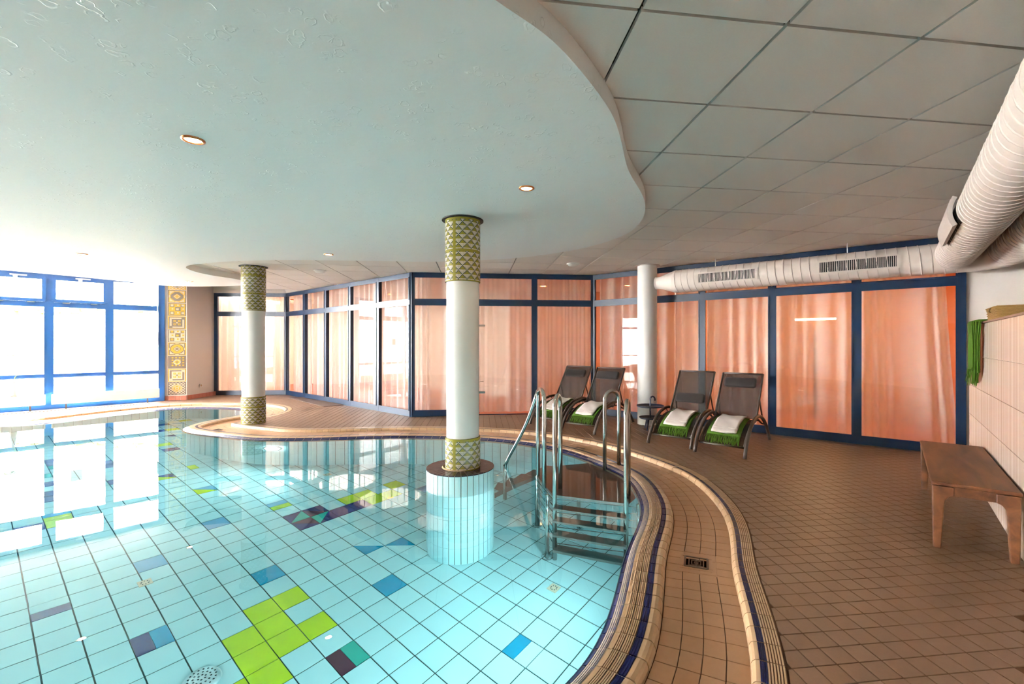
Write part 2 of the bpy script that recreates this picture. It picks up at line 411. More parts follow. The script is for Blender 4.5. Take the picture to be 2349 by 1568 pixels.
for x, y, (pol, whole) in near:
    if whole: link('tile', tile_me, floor, (x, y, 0), yawF)
    else: slab_tile(MB(), [p-np.array((x, y)) for p in pol], -.006, 0, .0022).build('tile', 'deck_tile', floor, loc=(x, y, 0))
mb = MB()
for x, y, (pol, whole) in far: slab_tile(mb, pol, -.006, 0, .0022)
tag(mb.build('tile_field', 'deck_tile', floor), kind='stuff')

# ------------------------------------------------------------------ swept pieces along the pool edge
def sweep(prof, s0, s1, mats_of=None, nseg=2, close_ends=True):
    """prof: list of (offset, z, material); a curved piece between arc lengths s0 and s1"""
    mb = MB(); n = len(prof)
    for q in range(nseg+1):
        s = s0+(s1-s0)*q/nseg
        for o, z, mt in prof: mb.v.append((*edge_at(s, o), z))
    for q in range(nseg):
        for k in range(n-1):
            mb.f.append((q*n+k, q*n+k+1, (q+1)*n+k+1, (q+1)*n+k)); mb.m.append(prof[k][2])
    if close_ends:
        for q, rev in ((0, 0), (nseg, 1)):
            zmin = min(p[1] for p in prof)-.012; i = len(mb.v)
            mb.v += [(*edge_at(s0 if q == 0 else s1, prof[0][0]), zmin), (*edge_at(s0 if q == 0 else s1, prof[-1][0]), zmin)]
            f = [i]+[q*n+k for k in range(n)]+[i+1]
            mb.f.append(tuple(f if rev else f[::-1])); mb.m.append(prof[0][2])
    return mb
def pieces_along(step, gap):
    N = int(PL/step); st = PL/N
    for k in range(N):
        s0 = k*st; c = edge_at(s0+st/2)
        yield k, s0+gap/2, s0+st-gap/2, c
def vis(c): return seen(c[0], c[1]) or (c[1] > 1.2 and seen(c[0], c[1]+.5))
# lip of the pool
lipb = MB(); 
def ring_strip(mb, prof, step=2):
    n = len(prof); K = list(range(0, NP, step)); i0 = len(mb.v)
    for k in K:
        for o, z in prof: mb.v.append((*(PQ[k]+PN[k]*o), z))
    m = len(K)
    for a in range(m):
        b = (a+1) % m
        for q in range(n-1): mb.face((i0+a*n+q, i0+a*n+q+1, i0+b*n+q+1, i0+b*n+q))
ring_strip(lipb, [(-.002, -.12), (.0, -.045), (.03, -.022), (.068, -.010), (.16, -.006), (.215, -.006), (.24, -.012), (LIP1-.004, -.06)])
lip = tag(lipb.build('pool_edge', 'grout_light', smooth=True), 'low overflow edge of the pool with navy tile stripes and ribbed beige tiles', 'pool edge', kind='structure')
def ribs(o0, o1, n, z, m0=0, m1=1, dz=.0035):
    out = []; w = (o1-o0)/n
    for k in range(n):
        a = o0+k*w; out += [(a, z, m0), (a+w*.62, z, m1), (a+w*.70, z-dz, m1), (a+w*.93, z-dz, m1)]
    out.append((o1, z, m0)); return out
def add_lip(k, s0, s1, c, detail):
    r = 1 if detail else 0
    p = [(.0, -.052, 0), (.004, -.036, 0), (.02, -.026, 0)]+([(x, z-.004*i, 0) for x in (.028, .038, .048, .058) for i, z in ((0, -.0245+.33*(x-.02)), (1, -.0245+.33*(x+.003-.02)))] if detail else [])+[(.067, -.008, 0)]
    sweep(p, s0, s1).build('navy_edge_tile', 'navy_tile', lip)
    sweep([(.07, -.010, 0), (.074, -.006, 0), (.088, -.006, 0), (.091, -.001, 0)]+(ribs(.091, .124, 4, -.001) if detail else [(.124, -.001, 0)]), s0, s1).build('grip_tile', ['rim_beige', 'rim_groove'], lip)
    sweep(ribs(.127, .163, 4, -.001) if detail else [(.127, -.001, 0), (.163, -.001, 0)], s0, s1).build('ribbed_tile', ['rim_beige', 'rim_groove'], lip)
    sweep(ribs(.165, .197, 3, -.001, 0, 0, .002) if detail else [(.165, -.001, 0), (.197, -.001, 0)], s0, s1).build('navy_stripe_tile', 'navy_tile', lip)
    sweep([(.199, -.001, 0), (.216, -.0005, 0), (.232, -.004, 0), (.243, -.013, 0), (LIP1, -.03, 0), (LIP1+.002, -.047, 0)], s0, s1).build('nosing_tile', 'rim_beige', lip)
lips = [(k, a, b, c) for k, a, b, c in pieces_along(.116, .0065) if vis(c)]
lips.sort(key=lambda t: t[3] @ t[3])
for q, (k, a, b, c) in enumerate(lips[:290]): add_lip(k, a, b, c, c @ c < 5.2**2)
# trough
ZT = -.042
tb = MB(); ring_strip(tb, [(LIP1-.01, ZT-.004), (RIM0+.01, ZT-.004)])
trough = tag(tb.build('overflow_gutter', 'grout_brown'), 'sunken band of four rows of sand coloured tiles round the pool', 'gutter', kind='structure')
tw = (RIM0-LIP1-.004)/4
DRAINS = [g(1597, 1290, ZT), g(1325, 1029, ZT), g(497, 986, ZT), g(630, 951, ZT)]
items = []
for r in range(4):
    for k, a, b, c in pieces_along(.098+.0006*r, .004):
        o0 = LIP1+.004+r*tw; m = edge_at((a+b)/2, o0+tw/2)
        if not vis(m): continue
        if min(np.linalg.norm(m-d) for d in DRAINS) < .075: continue
        i, dd = nearest(m)
        if dd < o0+tw*.2: continue
        items.append((m[0], m[1], (a, b, o0)))
near, far = keep_largest(items)
for x, y, (a, b, o0) in near:
    sweep([(o0+.0022, ZT-.005, 0), (o0+.0022, ZT-.001, 0), (o0+.0035, ZT, 0), (o0+tw-.0035, ZT, 0), (o0+tw-.0022, ZT-.001, 0), (o0+tw-.0022, ZT-.005, 0)], a, b, nseg=1).build('gutter_tile', 'trough_tile', trough)
mb = MB()
for x, y, (a, b, o0) in far:
    t = sweep([(o0+.0022, ZT-.005, 0), (o0+.0022, ZT, 0), (o0+tw-.0022, ZT, 0), (o0+tw-.0022, ZT-.005, 0)], a, b, nseg=1)
    i = len(mb.v); mb.v += t.v
    for f in t.f: mb.face([i+q for q in f])
tag(mb.build('gutter_tile_field', 'trough_tile', trough), kind='stuff')
# outer curb
cb = MB(); ring_strip(cb, [(RIM0-.002, ZT-.01), (RIM0+.002, -.02), (RIM0+.02, -.008), (RIM1, -.006)])
curb = tag(cb.build('deck_curb', 'grout_brown', smooth=True), 'raised curb of ribbed beige tiles with navy stripe between gutter and deck', 'curb', kind='structure')
curbs = [(k, a, b, edge_at((a+b)/2, RIM0)) for k, a, b, c in pieces_along(.098, .004) if vis(edge_at((a+b)/2, RIM0))]
curbs = [t for t in curbs if nearest(t[3])[1] > RIM0-.12]
curbs.sort(key=lambda t: t[3] @ t[3])
for k, a, b, c in curbs[:300]:
    det = c @ c < 4.6**2
    nose = [(RIM0-.004, ZT, 0), (RIM0-.002, -.022, 0), (RIM0+.004, -.010, 0), (RIM0+.014, -.002, 0), (RIM0+.028, .0005, 0)]
    rest = ([(RIM0+.030, .0005, 2)]+ribs(RIM0+.032, RIM0+.056, 3, .0005, 2, 2, .002)+ribs(RIM0+.058, RIM1, 6, .0005)) if det else [(RIM0+.032, .0005, 2), (RIM0+.056, .0005, 0), (RIM1, .0005, 0)]
    sweep(nose+rest, a, b, nseg=2).build('curb_tile', ['rim_beige', 'rim_groove', 'navy_tile'], curb)

# ------------------------------------------------------------------ pool basin
FZ = WZ-DEPTH
yawP = .89993; aP, bP = .19509, .20610; oP = np.array((-1.99359, 3.424)); uP = np.array((math.cos(yawP), math.sin(yawP))); vP = np.array((-uP[1], uP[0]))
def pg(i, j): return oP+uP*i*aP-vP*j*bP
mb = MB(); ring_strip(mb, [(.012, -.05), (.012, FZ-.006)])
mb.poly([(*(PQ[k]+PN[k]*.012), FZ-.006) for k in range(0, NP, 3)])
basin = tag(mb.build('pool_basin', 'pool_grout', smooth=False), 'curved swimming pool basin lined with pale aqua tiles and coloured accents', 'pool', kind='structure')
full = {}; special = {}
for c in [(0, 0), (-1, 0), (-1, 1), (-2, 1), (-1, 2), (-2, 2), (-2, 3), (-3, 3), (0, 2), (6, -6), (7, -6), (7, -5), (8, -5), (9, -6), (2, -26), (4, -32), (6, -36), (-5, -13)]: full[c] = 'p_lime'
for c in [(3, 2), (0, -2)]: full[c] = 'p_blue'
for c in [(0, -8), (-3, -6), (10, -4)]: full[c] = 'p_sky'
for c in [(5, -5), (6, -5), (-4, -26), (-4, -25), (-5, -20), (-5, -18), (-5, -17), (-2, -23), (-2, -22), (-2, -18), (4, -35), (2, -24), (-6, -13), (3, -32)]: full[c] = 'p_navy'
for c in [(-4, -24), (-5, -22)]: full[c] = 'p_teal'
def Hj(i, j, m0, m1): special[(i, j)] = [([(i, j), (i+1, j), (i+1, j+.5), (i, j+.5)], m0), ([(i, j+.5), (i+1, j+.5), (i+1, j+1), (i, j+1)], m1)]
def Hi(i, j, m0, m1): special[(i, j)] = [([(i, j), (i+.5, j), (i+.5, j+1), (i, j+1)], m0), ([(i+.5, j), (i+1, j), (i+1, j+1), (i+.5, j+1)], m1)]
def Dg(i, j, m0, m1): special[(i, j)] = [([(i, j), (i+1, j), (i+1, j+1)], m0), ([(i, j), (i+1, j+1), (i, j+1)], m1)]      # along the long diagonal
def Dx(i, j, m0, m1): special[(i, j)] = [([(i, j), (i+1, j), (i, j+1)], m0), ([(i+1, j), (i+1, j+1), (i, j+1)], m1)]
Hi(0, 4, 'p_plum', 'p_teal'); Hj(4, 8, 'p_blue', 'pool_white'); Hj(3, -8, 'p_sky', 'p_lime'); Hj(-6, -5, 'pool_white', 'p_navy'); Hi(-4, -1, 'p_navy', 'p_blue')
Hi(2, -18, 'p_lime', 'pool_white'); Dg(1, -13, 'p_sky', 'p_lime'); Dg(0, -17, 'p_navy', 'p_lime'); Dg(4, -1, 'pool_white', 'p_blue'); Dg(5, 0, 'p_blue', 'pool_white')
Dx(3, -6, 'p_navy', 'p_teal'); Dg(4, -6, 'p_navy', 'p_plum'); Dx(4, -5, 'p_teal', 'p_navy'); Dg(3, -5, 'p_plum', 'p_navy'); Hj(-5, -14, 'p_blue', 'p_lime'); Dg(3, -29, 'p_navy', 'pool_white')
# the diamond: navy corners outside, green and plum towards the middle
special[(3, -6)] = [([(3, -6), (4, -6), (3, -5)], 'p_navy'), ([(4, -6), (4, -5), (3, -5)], 'p_teal')]
special[(4, -6)] = [([(4, -6), (5, -6), (5, -5)], 'p_navy'), ([(4, -6), (5, -5), (4, -5)], 'p_plum')]
special[(3, -5)] = [([(3, -5), (4, -5), (4, -4)], 'p_plum'), ([(3, -5), (4, -4), (3, -4)], 'p_navy')]
special[(4, -5)] = [([(4, -5), (5, -5), (4, -4)], 'p_teal'), ([(5, -5), (5, -4), (4, -4)], 'p_navy')]
cells = []
for i in range(-45, 22):
    for j in range(-45, 22):
        c = pg(i+.5, j+.5)
        if c[1] < .9 or c[0]/c[1] < -1.35: continue
        k, d = nearest(c)
        if d > .12: continue
        cells.append((c[0], c[1], (i, j)))
def app_seen(it):      # apparent position through the water is nearer the surface
    x, y = it[0], it[1]; return seen(x, y, -.75)
vis_c = sorted([it for it in cells if app_seen(it)], key=lambda it: it[0]**2+it[1]**2)
colr = [it for it in vis_c if it[2] in full or it[2] in special]; pl = [it for it in vis_c if it[2] not in full and it[2] not in special]
parts = pl[:max(0, 300-len(colr))]; pid = set(it[2] for it in parts)
sqP = [np.array(p) for p in ((-aP/2, -bP/2), (aP/2, -bP/2), (aP/2, bP/2), (-aP/2, bP/2))]
ptile = slab_tile(MB(), sqP, FZ-.008, FZ, .0042).mesh('floor_tile', 'pool_white')
for x, y, c in parts: link('floor_tile', ptile, basin, (x, y, 0), yawP)
mb = MB()
for x, y, c in cells:
    if c in full: 
        me = slab_tile(MB(), sqP, FZ-.008, FZ, .003).mesh('floor_tile', full[c]); link('floor_tile', me, basin, (x, y, 0), yawP)
    elif c in special:
        for pol, mt in special[c]: slab_tile(MB(), [pg(*q)-np.array((x, y)) for q in pol], FZ-.008, FZ, .002).build('floor_tile', mt, basin, loc=(x, y, 0))
    elif c not in pid: slab_tile(mb, [pg(c[0]+a, c[1]+b) for a, b in ((0, 1), (1, 1), (1, 0), (0, 0))], FZ-.008, FZ, .0042)
tag(mb.build('floor_tile_field', 'pool_white', basin), kind='stuff')
# wall tiles, 12 x 25 cm standing upright
items = []; rows = 5; rh = (-.055-FZ)/rows
for k, a, b, c in pieces_along(.1225, .007):
    if not (c[1] > 1.0 and c[0]/c[1] > -1.35): continue
    for r in range(rows): items.append((c[0], c[1], (a, b, FZ+r*rh)))
def facing(it):
    i, _ = nearest(np.array(it[:2])); return float(PN[i] @ np.array(it[:2])) > 0
vf = [it for it in items if facing(it)]
near, far = keep_largest(vf); far = far+[it for it in items if not facing(it)]
def wall_tile(mb, a, b, z):
    i = len(mb.v); o = .002
    for s in (a, b):
        for zz, off in ((z+.0025, .01), (z+.0025, o), (z+rh-.0025, o), (z+rh-.0025, .01)): mb.v.append((*edge_at(s, off), zz))
    mb.face((i, i+1, i+5, i+4)); mb.face((i+1, i+2, i+6, i+5)); mb.face((i+2, i+3, i+7, i+6)); mb.face((i, i+3, i+2, i+1)); mb.face((i+4, i+5, i+6, i+7))
    return mb
for x, y, (a, b, z) in near: wall_tile(MB(), a, b, z).build('wall_tile', 'pool_white', basin)
mb = MB()
for x, y, (a, b, z) in far: wall_tile(mb, a, b, z)
tag(mb.build('wall_tile_field', 'pool_white', basin), kind='stuff')
# water body
P = [PQ[k]+PN[k]*.03 for k in range(0, NP, 3)]
mb = MB(); mb.prism(P, FZ-.02, WZ)
tag(mb.build('pool_water', 'water'), 'clear turquoise water filling the pool', 'water', kind='stuff')

# ------------------------------------------------------------------ ceilings
yawC = .132; tC = .60; uC = np.array((math.cos(yawC), math.sin(yawC))); vC = np.array((-uC[1], uC[0]))
oC = uC*.4952*1.25+vC*.8226*1.25
SOFE = [(-.139, 1.51), (.04, 1.674), (.211, 1.93), (.39, 2.26), (.492, 2.555), (.625, 3.0), (.815, 3.44), (.93, 3.767), (1.005, 4.16), (1.013, 4.56), (.958, 4.84),
 (.82, 5.15), (.653, 5.41), (.36, 5.72), (-.266, 6.135), (-1.39, 6.40), (-2.355, 6.33), (-2.83, 6.297), (-3.48, 6.265), (-4.07, 6.33), (-4.506, 6.434), (-5.04, 6.65),
 (-5.33, 6.90), (-5.48, 7.30), (-5.5, 7.63), (-5.39, 8.1), (-5.40, 8.44), (-5.55, 8.85), (-6.0, 9.12), (-6.6, 9.2), (-7.06, 9.2), (-7.42, 9.12), (-7.55, 8.75), (-7.78, 8.2), (-8.1, 7.6),
 (-8.6, 7.0), (-10, 6.3), (-11, 5), (-11, 2.4), (-9, .7), (-5, .35), (-2.2, .4), (-1.0, .7), (-.5, 1.1)]
SQ, SN, SL = spline(SOFE, .06, 4)
SP = [p for p in SQ]
mb = MB(); mb.prism(SP, SOFF, 2.72)
sof = tag(mb.build('ceiling_soffit', 'soffit'), 'white curved plaster ceiling panel dropped over the pool', 'ceiling', kind='structure')
smooth_by_angle(sof, .5)
_ctr = sum(ROOMC)/len(ROOMC)
mb = MB(); mb.prism([p+(p-_ctr)/np.linalg.norm(p-_ctr)*.5 for p in ROOMC], CEIL+.2, CEIL+.3)
ceil = tag(mb.build('ceiling', 'ceil_gap'), 'suspended ceiling of square off white tiles with dark joints', 'ceiling', kind='structure')
hc = tC/2-.0075; ctile = MB().box((0, 0, .01), (2*hc, 2*hc, .02)).mesh('ceiling_tile', 'ceil_tile')
wallside = W0+np.array((.723, -.69))*1.45                                    # tiles stop short of the garden windows
gapm = MB()
for i in range(-30, 16):
    for j in range(-6, 20):
        c = oC+uC*(i-.5+1)*tC+vC*(j-.5+1)*tC
        if not inside(c, [C*1.0 for C in ROOMC]) and min(np.linalg.norm(c-p) for p in ROOMC) > .6 and not any(inside(c+np.array(d)*.3, ROOMC) for d in ((1, 0), (-1, 0), (0, 1), (0, -1))): continue
        if (c-wallside) @ np.array((.723, -.69)) < 0: continue
        pol = [c+uC*a*hc+vC*b*hc for a, b in ((-1, -1), (1, -1), (1, 1), (-1, 1))]
        if all(inside(p, SP) for p in pol): continue
        if not any(seen(p[0], p[1], CEIL) for p in pol+[c]) and np.linalg.norm(c) > 4: continue
        q = clip_room(pol)
        if len(q) == 4 and poly_area(q) > poly_area(pol)*.999: link('ceiling_tile', ctile, ceil, (c[0], c[1], CEIL), yawC)
        elif len(q) >= 3 and poly_area(q) > .003: MB().prism(q, CEIL, CEIL+.02).build('ceiling_tile', 'ceil_tile', ceil)
mb = MB()
mb.prism([W0+np.array((.723, -.69))*1.6, W0-wW*.5, W0-wW*.5+np.array((-.723, .69))*.4, W1+np.array((-.723, .69))*.4, W1+np.array((.723, -.69))*1.6], 2.70, 2.74)
tag(mb.build('ceiling_bay', 'white_paint'), 'white ceiling strip along the garden windows', 'ceiling', kind='structure')

# ------------------------------------------------------------------ solid walls
def wall(name, p0, p1, z0, z1, th, m, label, side=1):
    p0, p1 = np.asarray(p0), np.asarray(p1); t = (p1-p0)/np.linalg.norm(p1-p0); n = np.array((t[1], -t[0]))*side
    mb = MB(); mb.prism([p0, p1, p1+n*th, p0+n*th] if side < 0 else [p0+n*th, p1+n*th, p1, p0], z0, z1)
    return tag(mb.build(name, m), label, 'wall', kind='structure')
wall('wall_far_right', C1+dC*.03, CU, 0, CEIL+.2, .2, 'wall_white', 'white wall between the glass partition and the right corner', side=-1)
wall('wall_right', CU, R1, 0, CEIL+.2, .2, 'wall_white', 'white upper wall behind the tiled half wall', side=-1)
wall('wall_behind', R1, (-6.0, -2.6), 0, CEIL+.2, .2, 'wall_white', 'white wall behind the viewer', side=-1)
wall('wall_behind_left', (-6.0, -2.6), (-11.24, -.139), 0, CEIL+.2, .2, 'wall_white', 'white wall behind the near end of the pool', side=-1)
WL_ = np.array((-12.6, .5))+(W1-np.array((-12.6, .5)))*.3
wall('wall_left', WL_, W1, 0, CEIL+.2, .2, 'wall_white', 'white wall at the left end of the hall', side=-1)
# pier with mosaic strip
pt = (PIER1-PIER0)/np.linalg.norm(PIER1-PIER0)
mb = MB(); mb.prism([PIER0, PIER1, D0+np.array((-.03, 0)), D0+np.array((-.45, .2)), PIER0+np.array((-.25, .5))], 0, 2.76)
pier = tag(mb.build('wall_pier', 'wall_white'), 'white wall pier between garden windows and glass partition', 'wall', kind='structure')
mb = MB()
def base_run(p0, p1, nt):
    t = (p1-p0)/nt; L = np.linalg.norm(t); n = np.array((t[1], -t[0]))/L
    for k in range(nt):
        a, b = p0+t*(k+.03), p0+t*(k+.97); MB().prism([a+n*.012, b+n*.012, b-n*.002, a-n*.002], 0, .1).build('skirting_tile', 'red_base', skirt)
skirt = tag(empty('baseboard_pier'), 'terracotta skirting tiles at the foot of the mosaic pier', 'baseboard', kind='structure')
base_run(PIER0, PIER1, 4); base_run(PIER1, D0, 8)

# mosaic strip: nine square designs of small stones
def design(kind, i, j, n):
    c = (n-1)/2; x, y = i-c, j-c; ax, ay = abs(x), abs(y); r = ax+ay; mx = max(ax, ay); R = math.hypot(x, y)
    G, K, P = 0, 1, 2            # gold, grey, pale
    if kind == 0:
        if mx > c-.5: return G
        if r < 2.5: return K
        if r < 4: return P
        if r < 5: return K
        if R < 7: return G
        if R < 8: return K
        if ax < 2 or ay < 2: return P
        return P if mx < c-1 else K
    if kind == 1:
        if mx > c-.5: return K
        if mx > c-1.5: return P
        u, v = int((i-1.5)//6.2), int((j-1.5)//6.2); fx, fy = (i-1.5) % 6.2-2.6, (j-1.5) % 6.2-2.6; q = max(abs(fx), abs(fy))
        if (u+v) % 2 == 0: return K if 1.6 < q < 2.8 else (G if q < 1.7 else P)
        return G if q < 1 else P
    if kind == 2:
        if mx > c-.5: return G
        if ax < 4.6 and ay < 4.6:
            q = max(abs(ax-2.6), abs(ay-2.6))
            if r < 1.5: return K
            return G if q < 1.9 and not q < .6 else P
        # four bars with a hooked end
        if 6 <= y <= 7.5 and -8 <= x <= 5: return K
        if -7.5 <= y <= -6 and -5 <= x <= 8: return K
        if 6 <= x <= 7.5 and -8 <= y <= 5: return K
        if -7.5 <= x <= -6 and -5 <= y <= 8: return K
        return P
    if kind == 3:
        if mx > c-1.5: return G
        if R < 1.3: return G
        if R < 2.6: return K
        if R < 4: return P
        return K if (int(i) % 4 < 2 and int(j) % 4 < 2) else G
    if kind == 4:
        if mx > c-.5: return K
        if R < 1.5 or 2.5 < R < 3.6 or 4.6 < R < 5.6: return G
        if R < 6.3: return P
        return P if (int(i) % 4 < 2) != (int(j) % 4 < 2) else K
mos = empty('mosaic_panel'); tag(mos, 'tall strip of square gold and grey mosaic designs on the white pier', 'mosaic')
n = 20; z = .12; nrm = np.array((pt[1], -pt[0])); w0 = .105; ww = .335
for q, (kd, sw) in enumerate([(4, 0), (2, 0), (3, 1), (0, 0), (1, 0), (2, 2), (1, 1), (0, 1), (4, 1)]):
    hh = .30; 
    if z+hh > 2.74: hh = 2.74-z
    mb = MB(); mb.cur = 3
    a, b = PIER0+pt*w0+nrm*.004, PIER0+pt*(w0+ww)+nrm*.004
    a2, b2 = PIER0+pt*w0, PIER0+pt*(w0+ww)
    mb.prism([a, b, b2-nrm*.002, a2-nrm*.002], z+.004, z+hh-.004)
    for i in range(n):
        for j in range(n):
            k = design(kd, i, j, n)
            if sw == 1: k = {0: 1, 1: 0, 2: 2}[k] if kd != 1 else {0: 2, 1: 1, 2: 0}[k]
            if sw == 2: k = {0: 0, 1: 2, 2: 1}[k]
            mb.cur = k; e = .06
            x0, x1 = w0+ww*(i+e)/n, w0+ww*(i+1-e)/n; y0, y1 = z+.004+(hh-.008)*(j+e)/n, z+.004+(hh-.008)*(j+1-e)/n
            p, q2 = PIER0+pt*x0+nrm*.0055, PIER0+pt*x1+nrm*.0055
            mb.poly([(*p, y0), (*q2, y0), (*q2, y1), (*p, y1)])
    mb.build('mosaic_square', ['moz_gold', 'moz_grey', 'moz_pale', 'moz_grout'], mos); z += hh
    if z > 2.72: break
pc = PIER1*.55+D0*.45
ot = tag(empty('wall_socket', (*pc, .29)), 'small white wall socket low on the pier', 'socket')
MB().box((0.006, 0, 0), (.012, .08, .08)).build('cover_plate', 'plastic_white', ot); MB().lathe([(0, .013), (.024, .013), (.026, .0125)], n=16).build('insert', 'rim_beige', ot).rotation_euler = (0, math.pi/2, 0)

# ------------------------------------------------------------------ glazing
def glazing(name, p0, p1, cuts, frame, label, doors=(), back=1, zt=CEIL, z_tr=2.034, depth=.07, glass='glass', extra_rail=None, pw=.075, ztop_frame=.075):
    p0, p1 = np.asarray(p0), np.asarray(p1); L = np.linalg.norm(p1-p0); t = (p1-p0)/L; rz = math.atan2(t[1], t[0])
    root = tag(empty(name, (*p0, 0), rz), label, 'glass partition', kind='structure')
    MB().box((L/2, .05, zt+.16), (L+.12, .22, .32)).build('header', 'back_white', root)
    xs = [c*L for c in cuts]
    for k, x in enumerate(xs): MB().box((x, 0, zt/2), (pw, depth, zt)).build('post', frame, root)
    for k in range(len(xs)-1):
        a, b = xs[k]+pw/2, xs[k+1]-pw/2; m = (a+b)/2; w = b-a
        MB().box((m, 0, zt-ztop_frame/2), (w, depth*.95, ztop_frame)).build('head_rail', frame, root)
        MB().box((m, 0, z_tr), (w, depth*.95, .085)).build('transom', frame, root)
        up0, up1 = z_tr+.0425, zt-ztop_frame; lo0, lo1 = .1, z_tr-.0425
        if k in doors: lo0 = .012
        else: MB().box((m, 0, .05), (w, depth*.95, .1)).build('bottom_rail', frame, root)
        zs = [(up0, up1), (lo0, lo1)]
        if extra_rail: 
            MB().box((m, 0, extra_rail), (w, depth*.9, .05)).build('glazing_bar', frame, root)
            zs = [(up0, up1), (lo0, extra_rail-.025), (extra_rail+.025, lo1)]
        for q0, q1 in zs:
            MB().box((m, 0, (q0+q1)/2), (w-.004, .006, q1-q0-.004)).build('pane', glass, root)
            # slim glazing bead round each pane
            bd = MB(); o = -.5*depth-.004
            for c, d in (((m, o, q0+.008), (w, .01, .016)), ((m, o, q1-.008), (w, .01, .016)), ((a+.008, o, (q0+q1)/2), (.016, .01, q1-q0)), ((b-.008, o, (q0+q1)/2), (.016, .01, q1-q0))): bd.box(c, d)
            bd.build('glazing_bead', frame, root)
    return root, xs, rz, t
def fr(*px):            # fraction along the segment of image columns is worked out beforehand
    return px
wD, xD, _, tD = glazing('window_2', D0, DA, (0, .5, 1), 'frame_blue', 'blue framed glass partition at the far end beside the pier')
wA, xA, _, tA = glazing('window_3', DA, AB, (0, .2, .4, .6, .8, 1), 'frame_blue', 'blue framed glass partition of five narrow bays behind the far pool edge')
wB, xB, _, tB = glazing('window_4', AB, BC, (0, .345, .665, 1), 'frame_blue', 'blue framed glass partition with a glass door behind the pool column', doors=(1,))
wC, xC, _, tC_ = glazing('window_5', BC, C1, (0, .2, .402, .602, .80, 1), 'frame_blue', 'blue framed glass partition behind the loungers on the right')
# door fittings
for z in (1.62, .42):
    MB().box((xB[1]+.10, -.03, z), (.12, .035, .035)).build('hinge', 'steel', wB)
MB().tube([(xB[1]+.07, -.03, .62), (xB[1]+.07, -.075, .62), (xB[1]+.13, -.075, .62)], .008, 8).build('door_handle', 'steel', wB)
# curtains
ORD = ['first', 'second', 'third', 'fourth', 'fifth']
def curtains(root_p0, t, xs, run, skip=(), gap_end=0.):
    nrm = np.array((-t[1], t[0])); p0 = np.asarray(root_p0); rz = math.atan2(t[1], t[0]); N = len(xs)-1
    for k in range(N):
        a, b = xs[k]+.008, xs[k+1]-.008
        if k == N-1 and gap_end: b -= gap_end
        if 'narrow' in run and k == N-1: b -= .07
        if 'middle' in run and k == 0: a += .07
        w = b-a; ph = random.random()*6; fr_ = random.uniform(11, 15); n = max(90, int(w*150))
        ks = [(random.uniform(.6, 1.2), random.uniform(.3, 1.7)) for _ in range(3)]
        def fn(u, v):
            x = u*w; sp = .75+.25*(1-v); bunch = sum(A*math.sin(f*fr_*x*.55+ph*f) for A, f in ks)/2.2
            y = (.040+.014*math.sin(3.1*x+ph))*sp*math.sin(fr_*2.6*x+1.9*bunch+ph)+.020*bunch
            e = 0.
            if k == N-1 and gap_end: e = .13*(1-v)**1.5*u
            return (x+e+.012*math.sin(fr_*x*1.3+ph), y, .035+v*(CEIL-.07))
        o = MB().grid(fn, n, 5).build('curtain', 'sheer', None, smooth=True, loc=(*(p0+t*a+nrm*.17), 0), rz=rz)
        tag(o, f'sheer curtain behind the {ORD[k]} bay from the left of {run}', 'curtain', 'sheer curtains behind the glass partitions')
curtains(D0, tD, xD, 'the farthest glass partition')
curtains(DA, tA, xA, 'the narrow five bay partition')
curtains(AB, tB, xB, 'the middle partition')
curtains(BC, tC_, xC, 'the right hand partition', gap_end=.12)
# room behind the partitions
BK = [D0+np.array((-.1, .06)), np.array((-7.7, 14.6)), np.array((-5.0, 14.6)), np.array((-.6, 10.9)), np.array((2.2, 11.2)), np.array((7.6, 7.0)), C1+dC*.5]
off = -.10
inner = [C1+dC*.5-wR*.05, C1+wR*off, BC+np.array((.03, off)), AB+np.array((.03, off)), DA+np.array((.03, off)), D0+np.array((0, off))]
fl = BK[1:-1]+[C1+dC*.9+wR*.5]+inner
mb = MB(); mb.prism(fl, -.05, -.008); tag(mb.build('floor_back_room', 'orange_floor'), 'terracotta floor of the room behind the curtains', 'floor', kind='structure')
mb = MB(); mb.prism([p if (p[1] > 9.2 or p[0] > 5.6) else p+np.array((.02, .14)) for p in fl], CEIL+.005, CEIL+.06); tag(mb.build('ceiling_back_room', 'back_white'), 'ceiling of the room behind the curtains', 'ceiling', kind='structure')
for k in range(len(BK)-1):
    wall('wall_back_room', BK[k], BK[k+1], -.05, CEIL+.06, .1, 'orange_wall' if k > 2 else 'back_white', 'warm coloured wall of the room behind the curtains', side=-1)
lamps = [(-7.0, 13.0), (-5.2, 12.6), (-3.6, 11.3), (-1.8, 10.0), (.2, 9.7), (2.0, 9.6), (3.6, 8.5), (5.0, 7.4), (6.0, 6.4)]
LW = ['leftmost, an added fill lamp', 'second from the left, an added fill lamp', 'third from the left, an added fill lamp', 'fourth from the left, an added fill lamp', 'fifth from the left', 'sixth from the left', 'seventh from the left', 'eighth from the left', 'rightmost']
BACK_W = [28, 24, 17, 9, 6, 5, 5.5, 6.5, 5.5]  # left four are added fill, stronger and whiter to brighten their curtains
